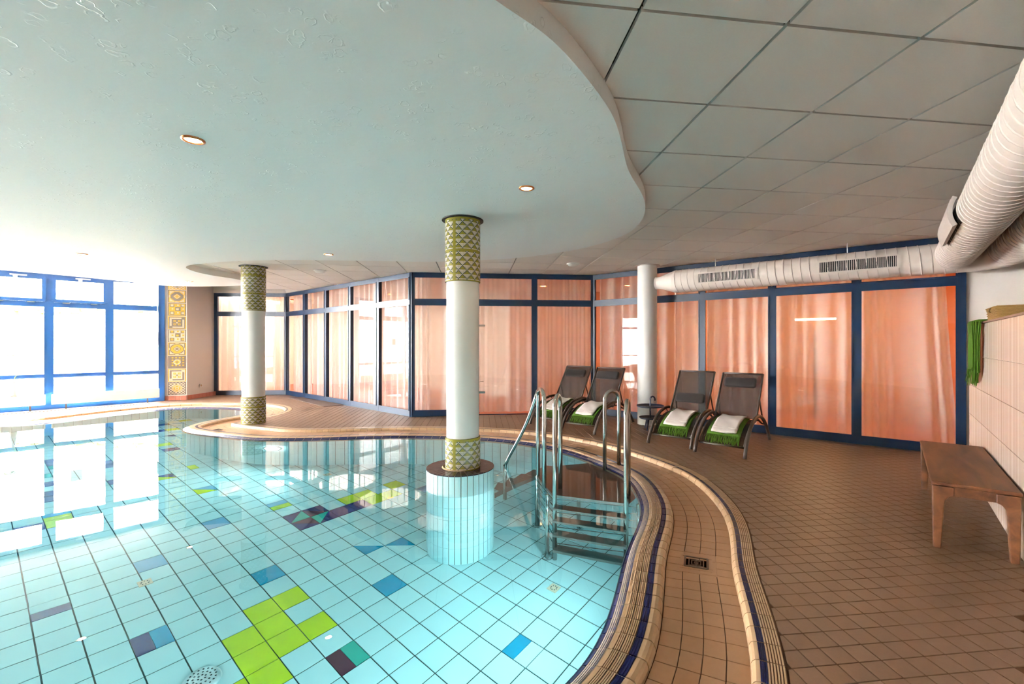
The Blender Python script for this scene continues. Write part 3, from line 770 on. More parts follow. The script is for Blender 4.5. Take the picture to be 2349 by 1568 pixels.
for k, (x, y) in enumerate(lamps):
    o = tag(empty('ceiling_lamp', (x, y, CEIL)), f'warm ceiling lamp behind the curtains, {LW[k]}', 'lamp', 'ceiling lamps behind the curtains')
    MB().lathe([(.09, .004), (.09, -.03), (.075, -.035)], n=20).build('lamp_ring', 'copper', o); MB().lathe([(.075, -.028), (0, -.028)], n=20).build('lamp_glass', 'lamp_warm', o)
    la = bpy.data.lights.new('warm_light', 'AREA'); la.shape = 'DISK'; la.size = 1.5; la.energy = BACK_W[k]; la.color = (1.0, .70, .46) if k > 3 else (1.0, .86, .76)
    lo = bpy.data.objects.new('warm_light', la); COL.objects.link(lo); lo.parent = o; lo.location = (0, 0, -.06)
pL = A2(-1.05, 9.15)     # strip lamp glowing behind the curtain
o = tag(empty('wall_lamp', (*pL, 1.72), math.atan2(dC[1], dC[0])), 'long warm strip lamp glowing behind the right hand curtains', 'lamp')
MB().tube([(-.3, 0, 0), (.3, 0, 0)], .014, 8).build('lamp_tube', 'lamp_on', o); MB().box((0, .03, 0), (.66, .03, .05)).build('bracket', 'steel', o)
MB().box((0, .06, -.86), (.05, .05, 1.72)).build('stand', 'wood', o)

# garden windows
TW = [0, .862, 1.735, 2.60, 3.47, 4.34, 5.2, 6.07, 6.94, 7.8]
w1, xW, _, tWn = glazing('window_1', W1, W0, [1-x/7.8 for x in TW[::-1]], 'window_blue', 'blue framed garden windows flooding the pool hall with light', zt=2.70, z_tr=2.075, glass='window_glass', extra_rail=.655, depth=.1, pw=.1)
for x in (xW[-2]-.435, xW[-3]-.435):       # tilting top lights with opener arms
    fm = MB()
    for c, d in (((x, -.06, 2.15), (.76, .05, .06)), ((x, -.06, 2.585), (.76, .05, .06)), ((x-.37, -.06, 2.3675), (.06, .05, .435)), ((x+.37, -.06, 2.3675), (.06, .05, .435))): fm.box(c, d)
    sash = fm.build('sash', 'window_blue', w1)
    MB().box((x+.04, -.1, 2.61), (.22, .03, .025)).box((x, -.1, 2.58), (.06, .04, .03)).build('opener', 'plastic_white', sash)
    MB().box((x-.2, -.09, 2.105), (.1, .02, .02)).box((x+.2, -.09, 2.105), (.1, .02, .02)).build('sash_hinge', 'steel', sash)
MB().tube([(xW[-1]-.08, -.07, 1.1), (xW[-1]-.08, -.07, 2.5)], .008, 6).box((xW[-1]-.08, -.075, 1.42), (.025, .03, .28)).build('opener_rod', 'plastic_white', w1)
MB().box(((xW[-3]+xW[-2])/2-.05, -.006, 1.34), (.17, .002, .22)).build('notice', 'paper', w1)
MB().lathe([(.016, 0), (.028, 0)], n=18).build('sticker', 'moz_grey', w1, loc=(xW[-1]-.16, -.008, 1.82)).rotation_euler = (math.pi/2, 0, 0)
po = bpy.data.lights.new('window_portal', 'AREA'); po.shape = 'RECTANGLE'; po.size = 7.8; po.size_y = 2.6; po.cycles.is_portal = True
pob = bpy.data.objects.new('window_portal', po); COL.objects.link(pob); mid = (W0+W1)/2; nin = np.array((.723, -.69))
pob.location = (*(mid-nin*.12), 1.35); pob.rotation_euler = (math.pi/2, 0, math.atan2(nin[1], nin[0])+math.pi/2)
def portal(p0, p1, zt):
    p0, p1 = np.asarray(p0), np.asarray(p1); L = np.linalg.norm(p1-p0); t = (p1-p0)/L; n = np.array((t[1], -t[0])); c = (p0+p1)/2-n*.12      # n points into the room
    l_ = bpy.data.lights.new('window_portal', 'AREA'); l_.shape = 'RECTANGLE'; l_.size = L; l_.size_y = zt; l_.cycles.is_portal = True
    o_ = bpy.data.objects.new('window_portal', l_); COL.objects.link(o_); o_.location = (*c, zt/2); o_.rotation_euler = (math.pi/2, 0, math.atan2(n[1], n[0])+math.pi/2)
glazing('added_window_6', (-11.24, -.139), (-12.6, .5), [0, .5, 1], 'window_blue', 'added unseen blue framed windows behind the near end of the pool', zt=2.70, z_tr=2.075, glass='window_glass', extra_rail=.655, depth=.1, pw=.1)  # unseen windows added for front light on columns and curtains
glazing('added_window_7', (-12.6, .5), WL_, [0, 1], 'window_blue', 'added unseen blue framed window at the left end of the hall', zt=2.70, z_tr=2.075, glass='window_glass', extra_rail=.655, depth=.1, pw=.1)  # also unseen, added to fill light from the left
portal((-11.24, -.139), (-12.6, .5), 2.6); portal((-12.6, .5), WL_, 2.6)
# convector radiators
for k, (t0, t1, lb) in enumerate(((.06, 1.70, 'long white convector radiator under the garden windows next to the pier'), (1.78, 3.40, 'white convector radiator under the garden windows below the flower vase'), (3.5, 5.1, 'white convector radiator at the left end of the garden windows'))):
    c = W0+wW*((t0+t1)/2)+nin*.17; L = t1-t0
    o = tag(empty('radiator', (*c, 0), math.atan2(-wW[1], -wW[0])), lb, 'radiator', 'convector radiators')
    bevel(MB().box((0, 0, .20), (L, .09, .20)).build('casing', 'plastic_white', o), .008)
    fins = MB()
    for q in range(int(L/.05)): fins.box((-L/2+.04+q*.05, 0, .301), (.03, .07, .004))
    tag(fins.build('vent_slots', 'grout_light', o), kind='stuff')
    for sx in (-1, 1): MB().box((sx*(L/2-.2), 0, .05), (.025, .05, .1)).build('foot', 'drain_steel', o)
vc = W0+wW*2.19+nin*.17
o = tag(empty('flower_vase', (*vc, .303)), 'slim white vase holding one pale flower on a bent stem', 'vase')
MB().lathe([(0, 0), (.05, 0), (.055, .03), (.035, .16), (.02, .27), (.022, .30), (.016, .30), (.014, .26)], n=20).build('vase', 'plastic_white', o, smooth=True)
tdir = np.array((.83, .56)); st = [(0, 0, .2), (.02*tdir[0], .02*tdir[1], .36), (.10*tdir[0], .10*tdir[1], .46), (.13*tdir[0], .13*tdir[1], .56), (.10*tdir[0], .10*tdir[1], .66), (.04*tdir[0], .04*tdir[1], .73), (-.03*tdir[0], -.03*tdir[1], .755)]
MB().tube(st, .006, 6).build('flower_stem', 'stem', o, smooth=True)
pm = MB()
for q in range(9):
    a = q*2*math.pi/9; pm.tube([(-.04*tdir[0], -.04*tdir[1], .76), (-.04*tdir[0]+.05*math.cos(a), -.04*tdir[1]+.05*math.sin(a), .775), (-.04*tdir[0]+.085*math.cos(a), -.04*tdir[1]+.085*math.sin(a), .755)], [.01, .02, .006], 6)
pm.build('flower_head', 'petal', o, smooth=True)
c = W0+wW*2.4+nin*.42
o = tag(empty('floor_grille', (*c, 0), math.atan2(-wW[1], -wW[0])), 'narrow slotted floor grille along the garden windows', 'grille')
MB().box((0, 0, .002), (4.4, .14, .004)).build('grille_frame', 'grout_light', o)
sl = MB()
for q in range(88): sl.box((-2.17+q*.0495, 0, .0045), (.022, .10, .003))
tag(sl.build('slots', 'grout_brown', o), kind='stuff')
# floor mat
m0, m1, m2, m3 = [g(*p) for p in ((662, 913), (700, 910), (788, 929), (742, 932.5))]
mb = MB(); mb.prism([m0, m3, m2, m1], .001, .012); tag(mb.build('floor_mat', 'mat_brown'), 'dark brown entrance mat lying before the narrow glass partition', 'mat')

# ------------------------------------------------------------------ half wall on the right
b0, b1 = -2.2, 6.36
hw = empty('wall_half'); tag(hw, 'tiled half wall with a ledge along the right side', 'wall', kind='structure')
mb = MB(); mb.prism([A2(aR+.008, b0), A2(aU, b0), A2(aU, b1), A2(aR+.008, b1)], 0, 1.478); mb.build('core', 'grout_wall', hw)
mb = MB(); mb.prism([A2(aR-.012, b0), A2(aU, b0), A2(aU, b1+.01), A2(aR-.012, b1+.01)], 1.478, 1.492); mb.build('ledge_top', 'ledge', hw)
mt = M['tile_wall'].node_tree; tcn = mt.nodes.new('ShaderNodeTexCoord'); mpn = mt.nodes.new('ShaderNodeMapping'); mpn.inputs['Scale'].default_value = (0, 1, 0)
nn = mt.nodes.new('ShaderNodeTexNoise'); nn.inputs['Scale'].default_value = 16; nn.inputs['Detail'].default_value = 2
crn = mt.nodes.new('ShaderNodeValToRGB'); crn.color_ramp.elements[0].position = .38; crn.color_ramp.elements[1].position = .62
crn.color_ramp.elements[0].color = (*lin((196, 174, 160)), 1); crn.color_ramp.elements[1].color = (*lin((218, 200, 188)), 1)  # flute shading put into the colour as lighter and darker bands
mt.links.new(tcn.outputs['Object'], mpn.inputs[0]); mt.links.new(mpn.outputs[0], nn.inputs['Vector']); mt.links.new(nn.outputs['Fac'], crn.inputs[0])
mt.links.new(crn.outputs[0], mt.nodes['Principled BSDF'].inputs['Base Color'])
zj = [.004, .30, .597, .89, 1.185, 1.478]; rzR = math.atan2(wR[1], wR[0])-math.pi/2
bt = b1
while bt > 1.2:
    L = .92 if bt < b1 else .70
    for q in range(5):
        zz0, zz1 = zj[q]+.0015, zj[q+1]-.0015
        o = bevel(MB().box((0, 0, 0), (.012, L-.003, zz1-zz0)).build('wall_tile', 'tile_wall', hw, loc=(*A2(aR+.004, bt-L/2), (zz0+zz1)/2), rz=rzR), .0015, 1)
    bt -= L
# basket, towel on the ledge
bb = empty('wicker_basket', (*A2(.76, 5.14), 1.492), rzR); tag(bb, 'small lidded wicker basket on the ledge of the tiled half wall', 'basket')
def woven(mb, w, d, z0, z1, rows, flare=0.):
    for r in range(rows):
        zc = z0+(z1-z0)*(r+.5)/rows; k = 1+flare*(r/rows); a, b = w/2*k, d/2*k; path = []
        per = [(-a, -b), (a, -b), (a, b), (-a, b)]
        for e in range(4):
            p, q = per[e], per[(e+1) % 4]
            for s in range(10):
                t = s/10; wob = .004*(1 if (s+r) % 2 else -1); x, y = p[0]+(q[0]-p[0])*t, p[1]+(q[1]-p[1])*t
                nx, ny = ((0, -1), (1, 0), (0, 1), (-1, 0))[e]; path.append((x+nx*wob, y+ny*wob, zc))
        mb.tube(path, (z1-z0)/rows*.56, 5, closed=True)
    return mb
bw = woven(MB(), .25, .44, .004, .085, 8, .05); bw.box((0, 0, .04), (.235, .43, .075)); bw.build('basket_body', 'wicker', bb, smooth=True)
lid = MB(); lid.box((0, 0, .094), (.265, .46, .012)); woven(lid, .27, .465, .084, .104, 2); lid.build('lid', 'wicker', bb, smooth=True)
MB().tube([(-.137, -.01, .10), (-.147, -.01, .085), (-.147, .01, .07), (-.139, .012, .062)], .005, 6).build('clasp', 'wicker_dark', bb)
tw_ = empty('hanging_towel', (*A2(aR-.012, 5.54), 1.492), rzR); tag(tw_, 'folded green wool blanket hanging over the ledge with its fringe down', 'blanket')
def layer(x0, wid, zb, y0, seed):
    rnd = random.Random(seed)
    def fn(u, v):
        # v: from the ledge over the front and down
        s = v*(.14-zb); y = y0+(u-.5)*wid*(1-.06*v)
        if s < .10: x, z = .10-s, .006+x0*.25
        elif s < .14: a = (s-.10)/.04*math.pi/2; x, z = -x0*math.sin(a)-.006*math.sin(a), (.006+x0*.25)*math.cos(a)
        else: x, z = -x0-.006-.010*math.sin(u*7+seed)*min(1, (s-.14)*6), -(s-.14)
        return (x, y, z)
    return fn
clo = MB()
for x0, wid, zb, y0, sd in ((.008, .30, -.44, 0., 1), (.030, .28, -.43, .012, 3), (.052, .25, -.415, .02, 5)):
    clo.grid(layer(x0, wid, zb, y0, sd), 10, 26)
    clo.grid(lambda u, v, L=layer(x0+.010, wid, zb, y0, sd): L(u, v), 10, 26)
o = clo.build('cloth', 'green_wool', tw_, smooth=True); sm = o.modifiers.new('thickness', 'SOLIDIFY'); sm.thickness = .006
frg = MB(); rnd = random.Random(4)
for q in range(64):
    u = rnd.random(); x = -rnd.choice((.016, .026, .038, .060))-rnd.random()*.006; y = (u-.5)*.27+.01; z = -.435+.02*rnd.random(); dx, dy = rnd.uniform(-.02, .006), rnd.uniform(-.018, .018)
    frg.tube([(x, y, z+.02), (x+dx*.4, y+dy*.4, z-.04), (x+dx, y+dy, z-.10-.03*rnd.random())], [.004, .0035, .002], 5)
tag(frg.build('fringe', 'green_wool', tw_), kind='stuff')

# ------------------------------------------------------------------ columns
def mosaic_band(c, r, z0, z1, parent, name='mosaic_band', seam=0):
    n = 8*round(2*math.pi*r/.0100/8); rows = max(4, round((z1-z0)/.0100)); hh = (z1-z0)/rows
    mb = MB(); mb.cur = 3; mb.lathe([(r-.012, z0), (r-.0015, z0), (r-.0015, z1), (r-.012, z1)], n=n)
    for q in range(n):
        for k in range(rows):
            a = 2
            if (q+seam) % 40 < 3 or k % 29 > 26 or k < 1 or k == rows-1: a = 0
            else:
                for c0, r0 in ((4, 0), (0, 4)):
                    dc = abs(((q-c0+4) % 8)-4); dr = (r0-k) % 8
                    if dr < 7 and dc <= min(dr, 6-dr): a = 0 if dr < 3 else 1
            mb.cur = a; e = .09
            a0, a1 = 2*math.pi*(q+e)/n, 2*math.pi*(q+1-e)/n; y0, y1 = z0+hh*(k+e), z0+hh*(k+1-e)
            mb.poly([(r*math.cos(a0), r*math.sin(a0), y0), (r*math.cos(a1), r*math.sin(a1), y0), (r*math.cos(a1), r*math.sin(a1), y1), (r*math.cos(a0), r*math.sin(a0), y1)])
    o = mb.build(name, ['moz_olive', 'moz_cream', 'moz_dark', 'moz_grout'], parent); o['kind'] = 'stuff'; return o
def column(loc, r, z0, z1, zb, zt, label, ring):
    o = tag(empty('column', (*loc, 0)), label, 'column')
    MB().lathe([(r, z0), (r, z1)], n=48).build('shaft', 'white_paint', o, smooth=True)
    if zb: mosaic_band(loc, r+.012, z0, zb, o, seam=9)
    if zt: mosaic_band(loc, r+.012, zt, z1, o, seam=9)
    MB().lathe([(r+.004, ring-.003), (r+.042, ring-.003), (r+.042, ring-.012), (r+.004, ring-.012)], n=40).build('ceiling_ring', 'black' if zt else 'duct_paint', o)
    return o
ISL = np.array((-.689, 4.23)); IZ = .151
col1 = np.array((-.668, 4.23))
column(col1, .151, IZ, SOFF+.05, .437, 1.872, 'thick column with olive mosaic bands standing on a round plinth in the pool', SOFF)
column((-4.60, 7.40), .165, 0, CEIL+.05, .435, 1.83, 'white column with olive mosaic bands on the far deck corner', CEIL)
column((1.834, 7.31), .155, 0, CEIL+.05, None, None, 'plain white column beside the small navy table', CEIL)
# plinth in the water
pl_ = tag(empty('pool_plinth', (*ISL, 0)), 'round tiled plinth rising from the water with dark violet top tiles', 'plinth')
NT = 36; RI = .312
MB().lathe([(RI-.006, FZ), (RI-.006, IZ-.006), (.0, IZ-.006)], n=72).build('core', 'moz_grout', pl_)
zr = [FZ+.0, FZ+.262, FZ+.524, FZ+.786, FZ+1.048, -.045, IZ]
def arc_tile(mb, a0, a1, r, z0, z1):
    i = len(mb.v); K = 2
    for q in range(K+1):
        a = a0+(a1-a0)*q/K
        for rr, z in ((r-.005, z0), (r, z0), (r, z1), (r-.005, z1)): mb.v.append((rr*math.cos(a), rr*math.sin(a), z))
    for q in range(K):
        for k in range(3): mb.face((i+q*4+k, i+(q+1)*4+k, i+(q+1)*4+k+1, i+q*4+k+1))
    mb.face((i, i+1, i+2, i+3)); mb.face((i+K*4+3, i+K*4+2, i+K*4+1, i+K*4)); return mb
for k in range(6):
    me = arc_tile(MB(), .009, 2*math.pi/NT-.009, RI, zr[k]+.002, zr[k+1]-.002).mesh('side_tile', 'pool_white')
    for q in range(NT): link('side_tile', me, pl_, (0, 0, 0), 2*math.pi*q/NT)
mb = MB(); a1 = 2*math.pi/NT; w = .011
pts = [np.array((r*math.cos(a), r*math.sin(a))) for r, a in ((.172, w*1.5), (RI+.002, w*.85), (RI+.002, a1-w*.85), (.172, a1-w*1.5))]
mb.prism(pts, IZ-.006, IZ+.002); me = mb.mesh('top_tile', 'dark_violet')
for q in range(NT): link('top_tile', me, pl_, (0, 0, 0), 2*math.pi*q/NT)
MB().lathe([(RI-.002, IZ-.004), (RI-.002, IZ-.0005), (.16, IZ-.0005)], n=72).build('top_joint', 'grout_light', pl_)
MB().lathe([(.163, IZ), (.172, IZ+.004), (.163, IZ+.012)], n=40).build('foot_ring', 'rim_beige', pl_)

# ------------------------------------------------------------------ ceiling fittings
def down(x, y, label):
    o = tag(empty('downlight', (x, y, SOFF)), label, 'downlight', 'recessed downlights')
    MB().lathe([(.058, .001), (.058, -.006), (.046, -.010), (.040, -.002)], n=24).build('ring', 'copper', o, smooth=True)
    MB().lathe([(.040, -.003), (0, -.003)], n=20).build('bulb', 'lamp_on', o)
k = 1.0177
for p, lb in (((443, 320), 'round copper rimmed downlight glowing in the upper left of the curved ceiling'), ((1208, 431), 'round copper rimmed downlight glowing right of the pool column'), ((754, 583), 'downlight in the curved ceiling near the far deck column'), ((188, 582), 'downlight in the curved ceiling before the garden windows'), ((435, 645), 'farthest downlight by the mosaic pier')):
    down(*g(*p, SOFF), lb)
for p, lb in (((734, 620), 'flat white ceiling detector nearer the far column'), ((1315, 604), 'flat white ceiling detector nearer the plain white column')):
    o = tag(empty('smoke_detector', (*g(*p, CEIL), CEIL)), lb, 'detector', 'ceiling detectors')
    MB().lathe([(.10, 0), (.10, -.012), (.085, -.018)], n=28).build('base', 'plastic_white', o); MB().lathe([(.085, -.018), (.07, -.04), (0, -.042)], n=28).build('cap', 'plastic_white', o, smooth=True)

# ------------------------------------------------------------------ air ducts
rD = .172; zD = 2.262; off = BC*0+np.array((.871, 8.078))
def D1(t): return off+dC*t
def helix(mb, p0, p1, r, pitch, rr=.0065):
    p0, p1 = Vector(p0), Vector(p1); ax = (p1-p0); L = ax.length; ax.normalize(); u = Vector((0, 0, 1)); v = ax.cross(u); n = int(L/pitch*26); path = []
    for k in range(n+1):
        a = 2*math.pi*k/26; path.append(p0+ax*(L*k/n)+(u*math.cos(a)+v*math.sin(a))*r)
    mb.tube(path, rr, 4)
def duct_tube(mb, pts, rs, n=40): mb.tube(pts, rs, n, caps=False)
du = tag(empty('air_duct'), 'white spiral air duct with grilles along the right partition and right wall', 'duct')
def P3(p, z=zD): return (p[0], p[1], z)
tE = 5.05
body = MB(); duct_tube(body, [P3(D1(1.40)), P3(D1(1.46)), P3(D1(1.47))], [.095, .095, .10]); duct_tube(body, [P3(D1(1.47)), P3(D1(1.70))], [.10, rD]); duct_tube(body, [P3(D1(1.70)), P3(D1(4.9))], rD)
# bend and run along the half wall
aE = .93; cb_ = A2(aE, 0); bD = float(D1(0) @ wR); pts = []
aS = float(D1(4.9) @ dC)
for q in range(9):
    an = q/8*math.pi/2; R_ = .32; aa = aE-R_+R_*math.sin(an); bb_ = bD-R_+R_*math.cos(an); pts.append(P3(A2(aa, bb_)))
duct_tube(body, [P3(D1(4.9))]+pts+[P3(A2(aE, 1.0))], rD)
o = body.build('duct_pipe', 'duct_paint', du); smooth_by_angle(o, .5)
sm_ = MB(); helix(sm_, P3(D1(1.72)), P3(D1(4.95)), rD, .098); helix(sm_, P3(A2(aE, 6.5)), P3(A2(aE, 1.0)), rD, .098); tag(sm_.build('duct_seam', 'duct_paint', du, smooth=True), kind='stuff')
MB().tube([P3(D1(1.385)), P3(D1(1.41))], .098, 32).build('end_cap', 'duct_paint', du)
for t in (2.30, 3.90): MB().tube([P3(D1(t), zD+rD-.01), P3(D1(t), CEIL+.005)], .006, 8).build('hanger_rod', 'plastic_white', du)
for ta, tb_ in ((2.07, 2.91), (3.58, 4.42)):
    L = tb_-ta; gr = MB(); nrm = -wR
    c = D1((ta+tb_)/2); rz = math.atan2(dC[1], dC[0])
    plate = MB()
    # face frame curved onto the pipe
    def curved(t0, t1, a0, a1, r):
        mbx = MB(); K = 6
        for s in (t0, t1):
            for q in range(K+1):
                a = a0+(a1-a0)*q/K; p = D1(s)+nrm*r*math.cos(a); mbx.v.append((p[0], p[1], zD+r*math.sin(a)))
        for q in range(K): mbx.face((q, K+1+q, K+2+q, q+1))
        return mbx
    def addm(dst, src):
        i = len(dst.v); dst.v += src.v
        for f in src.f: dst.face([i+x for x in f])
    A = .46
    for t0, t1, a0, a1 in ((ta, tb_, A-.10, A), (ta, tb_, -A, -A+.10), (ta, ta+.04, -A, A), (tb_-.04, tb_, -A, A)): addm(plate, curved(t0, t1, a0-.02, a1-.02, rD+.012))
    o = plate.build('grille_frame', 'duct_paint', du); s2 = o.modifiers.new('thickness', 'SOLIDIFY'); s2.thickness = .012; s2.offset = -1
    bk = curved(ta+.03, tb_-.03, -A+.06, A-.08, rD+.003); bk.build('grille_opening', 'black', o)
    slm = MB(); ns = 40
    for q in range(ns):
        tt = ta+.05+(L-.10)*q/(ns-1); addm(slm, curved(tt-.0035, tt+.0035, -A+.06, A-.08, rD+.012))
    tag(slm.build('slats', 'duct_paint', o), kind='stuff')
d2 = du
a2_ = .54; z2 = 2.286
body = MB(); duct_tube(body, [P3(A2(a2_, b), z2) for b in (-1.5, 2, 4, 6.86)], rD); body.build('duct_pipe', 'duct_paint', d2, smooth=True)
sm_ = MB(); helix(sm_, P3(A2(a2_, .3), z2), P3(A2(a2_, 6.78), z2), rD, .098); tag(sm_.build('duct_seam', 'duct_paint', d2, smooth=True), kind='stuff')
pgm = MB(); mp_ = MB()
for q in range(7):
    pass
def on2(b, ang, r): p = A2(a2_-r*math.cos(ang), b); return (p[0], p[1], z2+r*math.sin(ang))
K = 6; pm = MB()
for b in (4.55, 5.45):
    for q in range(K+1): pm.v.append(on2(b, -.55+1.1*q/K, rD+.02))
for q in range(K): pm.face((q, K+1+q, K+2+q, q+1))
o = pm.build('side_grille', 'duct_paint', d2); s2 = o.modifiers.new('thickness', 'SOLIDIFY'); s2.thickness = .03
pm = MB()
for b in (4.50, 5.50):
    for q in range(K+1): pm.v.append(on2(b, -.62+1.24*q/K, rD+.005))
for q in range(K): pm.face((q, K+1+q, K+2+q, q+1))
pm.build('grille_gap', 'black', o)

# ------------------------------------------------------------------ drains
DL = ['square steel drain in the gutter tiles at the near right bend', 'small square drain in the gutter behind the pool ladder', 'small drain in the gutter at the left tip of the deck corner', 'small drain in the gutter right of the far deck column']
for d, lb, sz in zip(DRAINS, DL, (.13, .13, .12, .12)):
    i, _ = nearest(d); rz = math.atan2(PN[i][1], PN[i][0])
    o = tag(empty('floor_drain', (*d, ZT), rz), lb, 'drain', 'gutter drains')
    fm = MB(); h2 = sz/2
    for sx, sy, dx, dy in ((0, 1, sz, .012), (0, -1, sz, .012), (1, 0, .012, sz), (-1, 0, .012, sz)): fm.box((sx*h2, sy*h2, .001), (dx, dy, .008))
    fm.build('frame', 'drain_steel', o); MB().box((0, 0, -.006), (sz, sz, .004)).build('sump', 'black', o)
    gm = MB()
    for q in (.042, .026, .010):
        for sx, sy, dx, dy in ((0, 1, 2*q, .007), (0, -1, 2*q, .007), (1, 0, .007, 2*q), (-1, 0, .007, 2*q)): gm.box((sx*q, sy*q, -.001), (dx, dy, .004))
    gm.box((0, .03, -.002), (.008, .06, .003)).box((0, -.03, -.002), (.008, .06, .003)); gm.build('grate', 'drain_steel', o)
    bd = MB()
    for sx, sy, dx, dy in ((0, 1, sz+.05, .022), (0, -1, sz+.05, .022), (1, 0, .022, sz), (-1, 0, .022, sz)): bd.box((sx*(h2+.018), sy*(h2+.018), -.002), (dx, dy, .006))
    for sx, sy, dx, dy in ((0, 1, sz+.14, .07), (0, -1, sz+.14, .07), (1, 0, .07, sz), (-1, 0, .07, sz)): bd.box((sx*(h2+.036), sy*(h2+.036), -.0035), (dx, dy, .004))
    bd.build('border_tile', 'trough_tile', o)
for (i, j), lb in (((-2.96, -4.1), 'small square floor outlet under water at the lower left'), ((7.69, 7.56), 'small square floor outlet under water near the right edge'), ((7.6, -9.99), 'small square floor outlet under water by the far pool wall')):
    p = pg(i, j); o = tag(empty('pool_outlet', (*p, FZ), yawP), lb, 'outlet', 'square pool floor outlets')
    MB().box((0, 0, .003), (.085, .085, .006)).build('plate', 'moz_pale', o); mh = MB()
    for q in range(8): mh.box((.025*math.cos(q*math.pi/4), .025*math.sin(q*math.pi/4), .0065), (.009, .006, .003), q*math.pi/4)
    tag(mh.build('slots', 'black', o), kind='stuff')
p = pg(-2.9, 2.25); o = tag(empty('pool_inlet', (*p, FZ)), 'round perforated inlet cover on the pool floor at the bottom edge', 'inlet')
MB().lathe([(.10, 0), (.095, .012), (.06, .022), (0, .026)], n=28).build('dome', 'rail_metal', o, smooth=True); mh = MB()
for rr, nn_ in ((.02, 6), (.045, 12), (.07, 18)):
    for q in range(nn_): mh.lathe([(.006, .031-rr*.12), (0, .031-rr*.12)], (rr*math.cos(q*2*math.pi/nn_), rr*math.sin(q*2*math.pi/nn_)), n=6)
tag(mh.build('holes', 'black', o), kind='stuff')

# ------------------------------------------------------------------ underwater lamps set in the pool wall; unseen ones added to brighten it
def pool_lamp(p, label, z=-.50):
    i, _ = nearest(np.asarray(p)); q = PQ[i]; nrm = PN[i]; o = tag(empty('pool_lamp', (*(q-nrm*.004), z), math.atan2(-nrm[1], -nrm[0])), label, 'lamp', 'underwater pool lamps')
    MB().lathe([(.14, 0), (.14, .012), (.115, .02), (.105, .012)], n=32).build('lamp_ring', 'steel', o, smooth=True).rotation_euler = (0, math.pi/2, 0)
    MB().lathe([(.105, .012), (0, .018)], n=32).build('lens', 'lamp_pool', o, smooth=True).rotation_euler = (0, math.pi/2, 0)
for p, lb in (((-3.58, 6.18), 'round steel rimmed underwater lamp in the far pool wall'), ((.62, 2.95), 'added unseen underwater lamp in the right pool wall below the near edge'), ((.1, 1.75), 'added unseen underwater lamp in the pool wall at the near bend'), ((-2.2, .78), 'added unseen underwater lamp in the near pool wall'), ((-5.2, .85), 'underwater lamp in the near wall farther left, added unseen'), ((-10.7, 5.0), 'added unseen underwater lamp in the left pool wall')):
    pool_lamp(p, lb)

# ------------------------------------------------------------------ steel platform with ladder and handrails
ps = tag(empty('pool_ladder'), 'stainless steel pool platform with ladder, side steps and curved handrails', 'ladder')
ZP = -.075
FL, FR_ = np.array((.175, 4.03)), np.array((.80, 3.80)); BL, ML = np.array((.30, 4.98)), np.array((.03, 4.60))
i0, _ = nearest(np.array((.905, 3.95))); i1, _ = nearest(np.array((.62, 5.1)))
rim = [PQ[k]-PN[k]*.015 for k in range(min(i0, i1), max(i0, i1)+1, 4)]
plat = MB(); plat.prism([FL, FR_]+rim+[BL, ML], ZP-.012, ZP); plat.build('platform', 'steel_plate', ps)
eg = MB()
for a, b in ((FL, FR_), (ML, FL), (BL, ML)):
    t = (b-a)/np.linalg.norm(b-a); n2 = np.array((-t[1], t[0])); eg.prism([a-n2*.006, b-n2*.006, b+n2*.006, a+n2*.006], ZP-.06, ZP+.001)
eg.build('edge_band', 'steel_plate', ps)
RT = .021
def v3(p, z): return (float(p[0]), float(p[1]), z)
def urail(p, q, zlo1, zlo2, ztop, name='handrail'):
    p, q = np.asarray(p), np.asarray(q); c = (p+q)/2; h = np.linalg.norm(q-p)/2; path = [v3(p, zlo1), v3(p, zlo1*.5+ztop*.5), v3(p, ztop-h*1.15)]
    for k in range(1, 12):
        a = math.pi*k/12; path.append(v3(c-(q-p)/2*math.cos(a), ztop-h*1.15+h*1.15*math.sin(a)))
    path += [v3(q, ztop-h*1.15), v3(q, zlo2*.5+ztop*.5), v3(q, zlo2)]
    MB().tube(path, RT, 14).build(name, 'steel', ps, smooth=True)
urail((.752, 4.80), (.915, 4.86), ZP, -.01, .795)
urail((.775, 3.80), (.84, 4.02), FZ, ZP, .81)
urail((.185, 4.02), (.245, 4.21), FZ, ZP, .83)
# left rail: two posts joined at the top and a long rail sweeping down to the side steps
LP = np.array((-.32, 4.95)); t1, t2 = np.array((.04, 4.60)), np.array((.095, 4.22))
zt_ = .845
path = [v3(t2, ZP), v3(t2, .4), v3(t2, zt_-.07)]
for k in range(1, 9): a = math.pi*k/9; path.append(v3((t1+t2)/2-(t1-t2)/2*math.cos(a), zt_-.07+.08*math.sin(a)))
path += [v3(t1, zt_-.07), v3(t1, .4), v3(t1, FZ)]
MB().tube(path, RT, 14).build('handrail', 'steel', ps, smooth=True)
path = []
for k in range(13):
    u = k/12; p = t1*(1-u)+LP*u; z = zt_-.02-(zt_-.02+.04)*u-.12*math.sin(math.pi*u)*(1-u)
    path.append(v3(p, z))
MB().tube(path, RT*.9, 12).build('sloping_rail', 'steel', ps, smooth=True)
MB().tube([v3(LP, -.03), v3(LP, -.5), v3(LP, -1.1)], RT, 12).build('post', 'steel', ps, smooth=True)
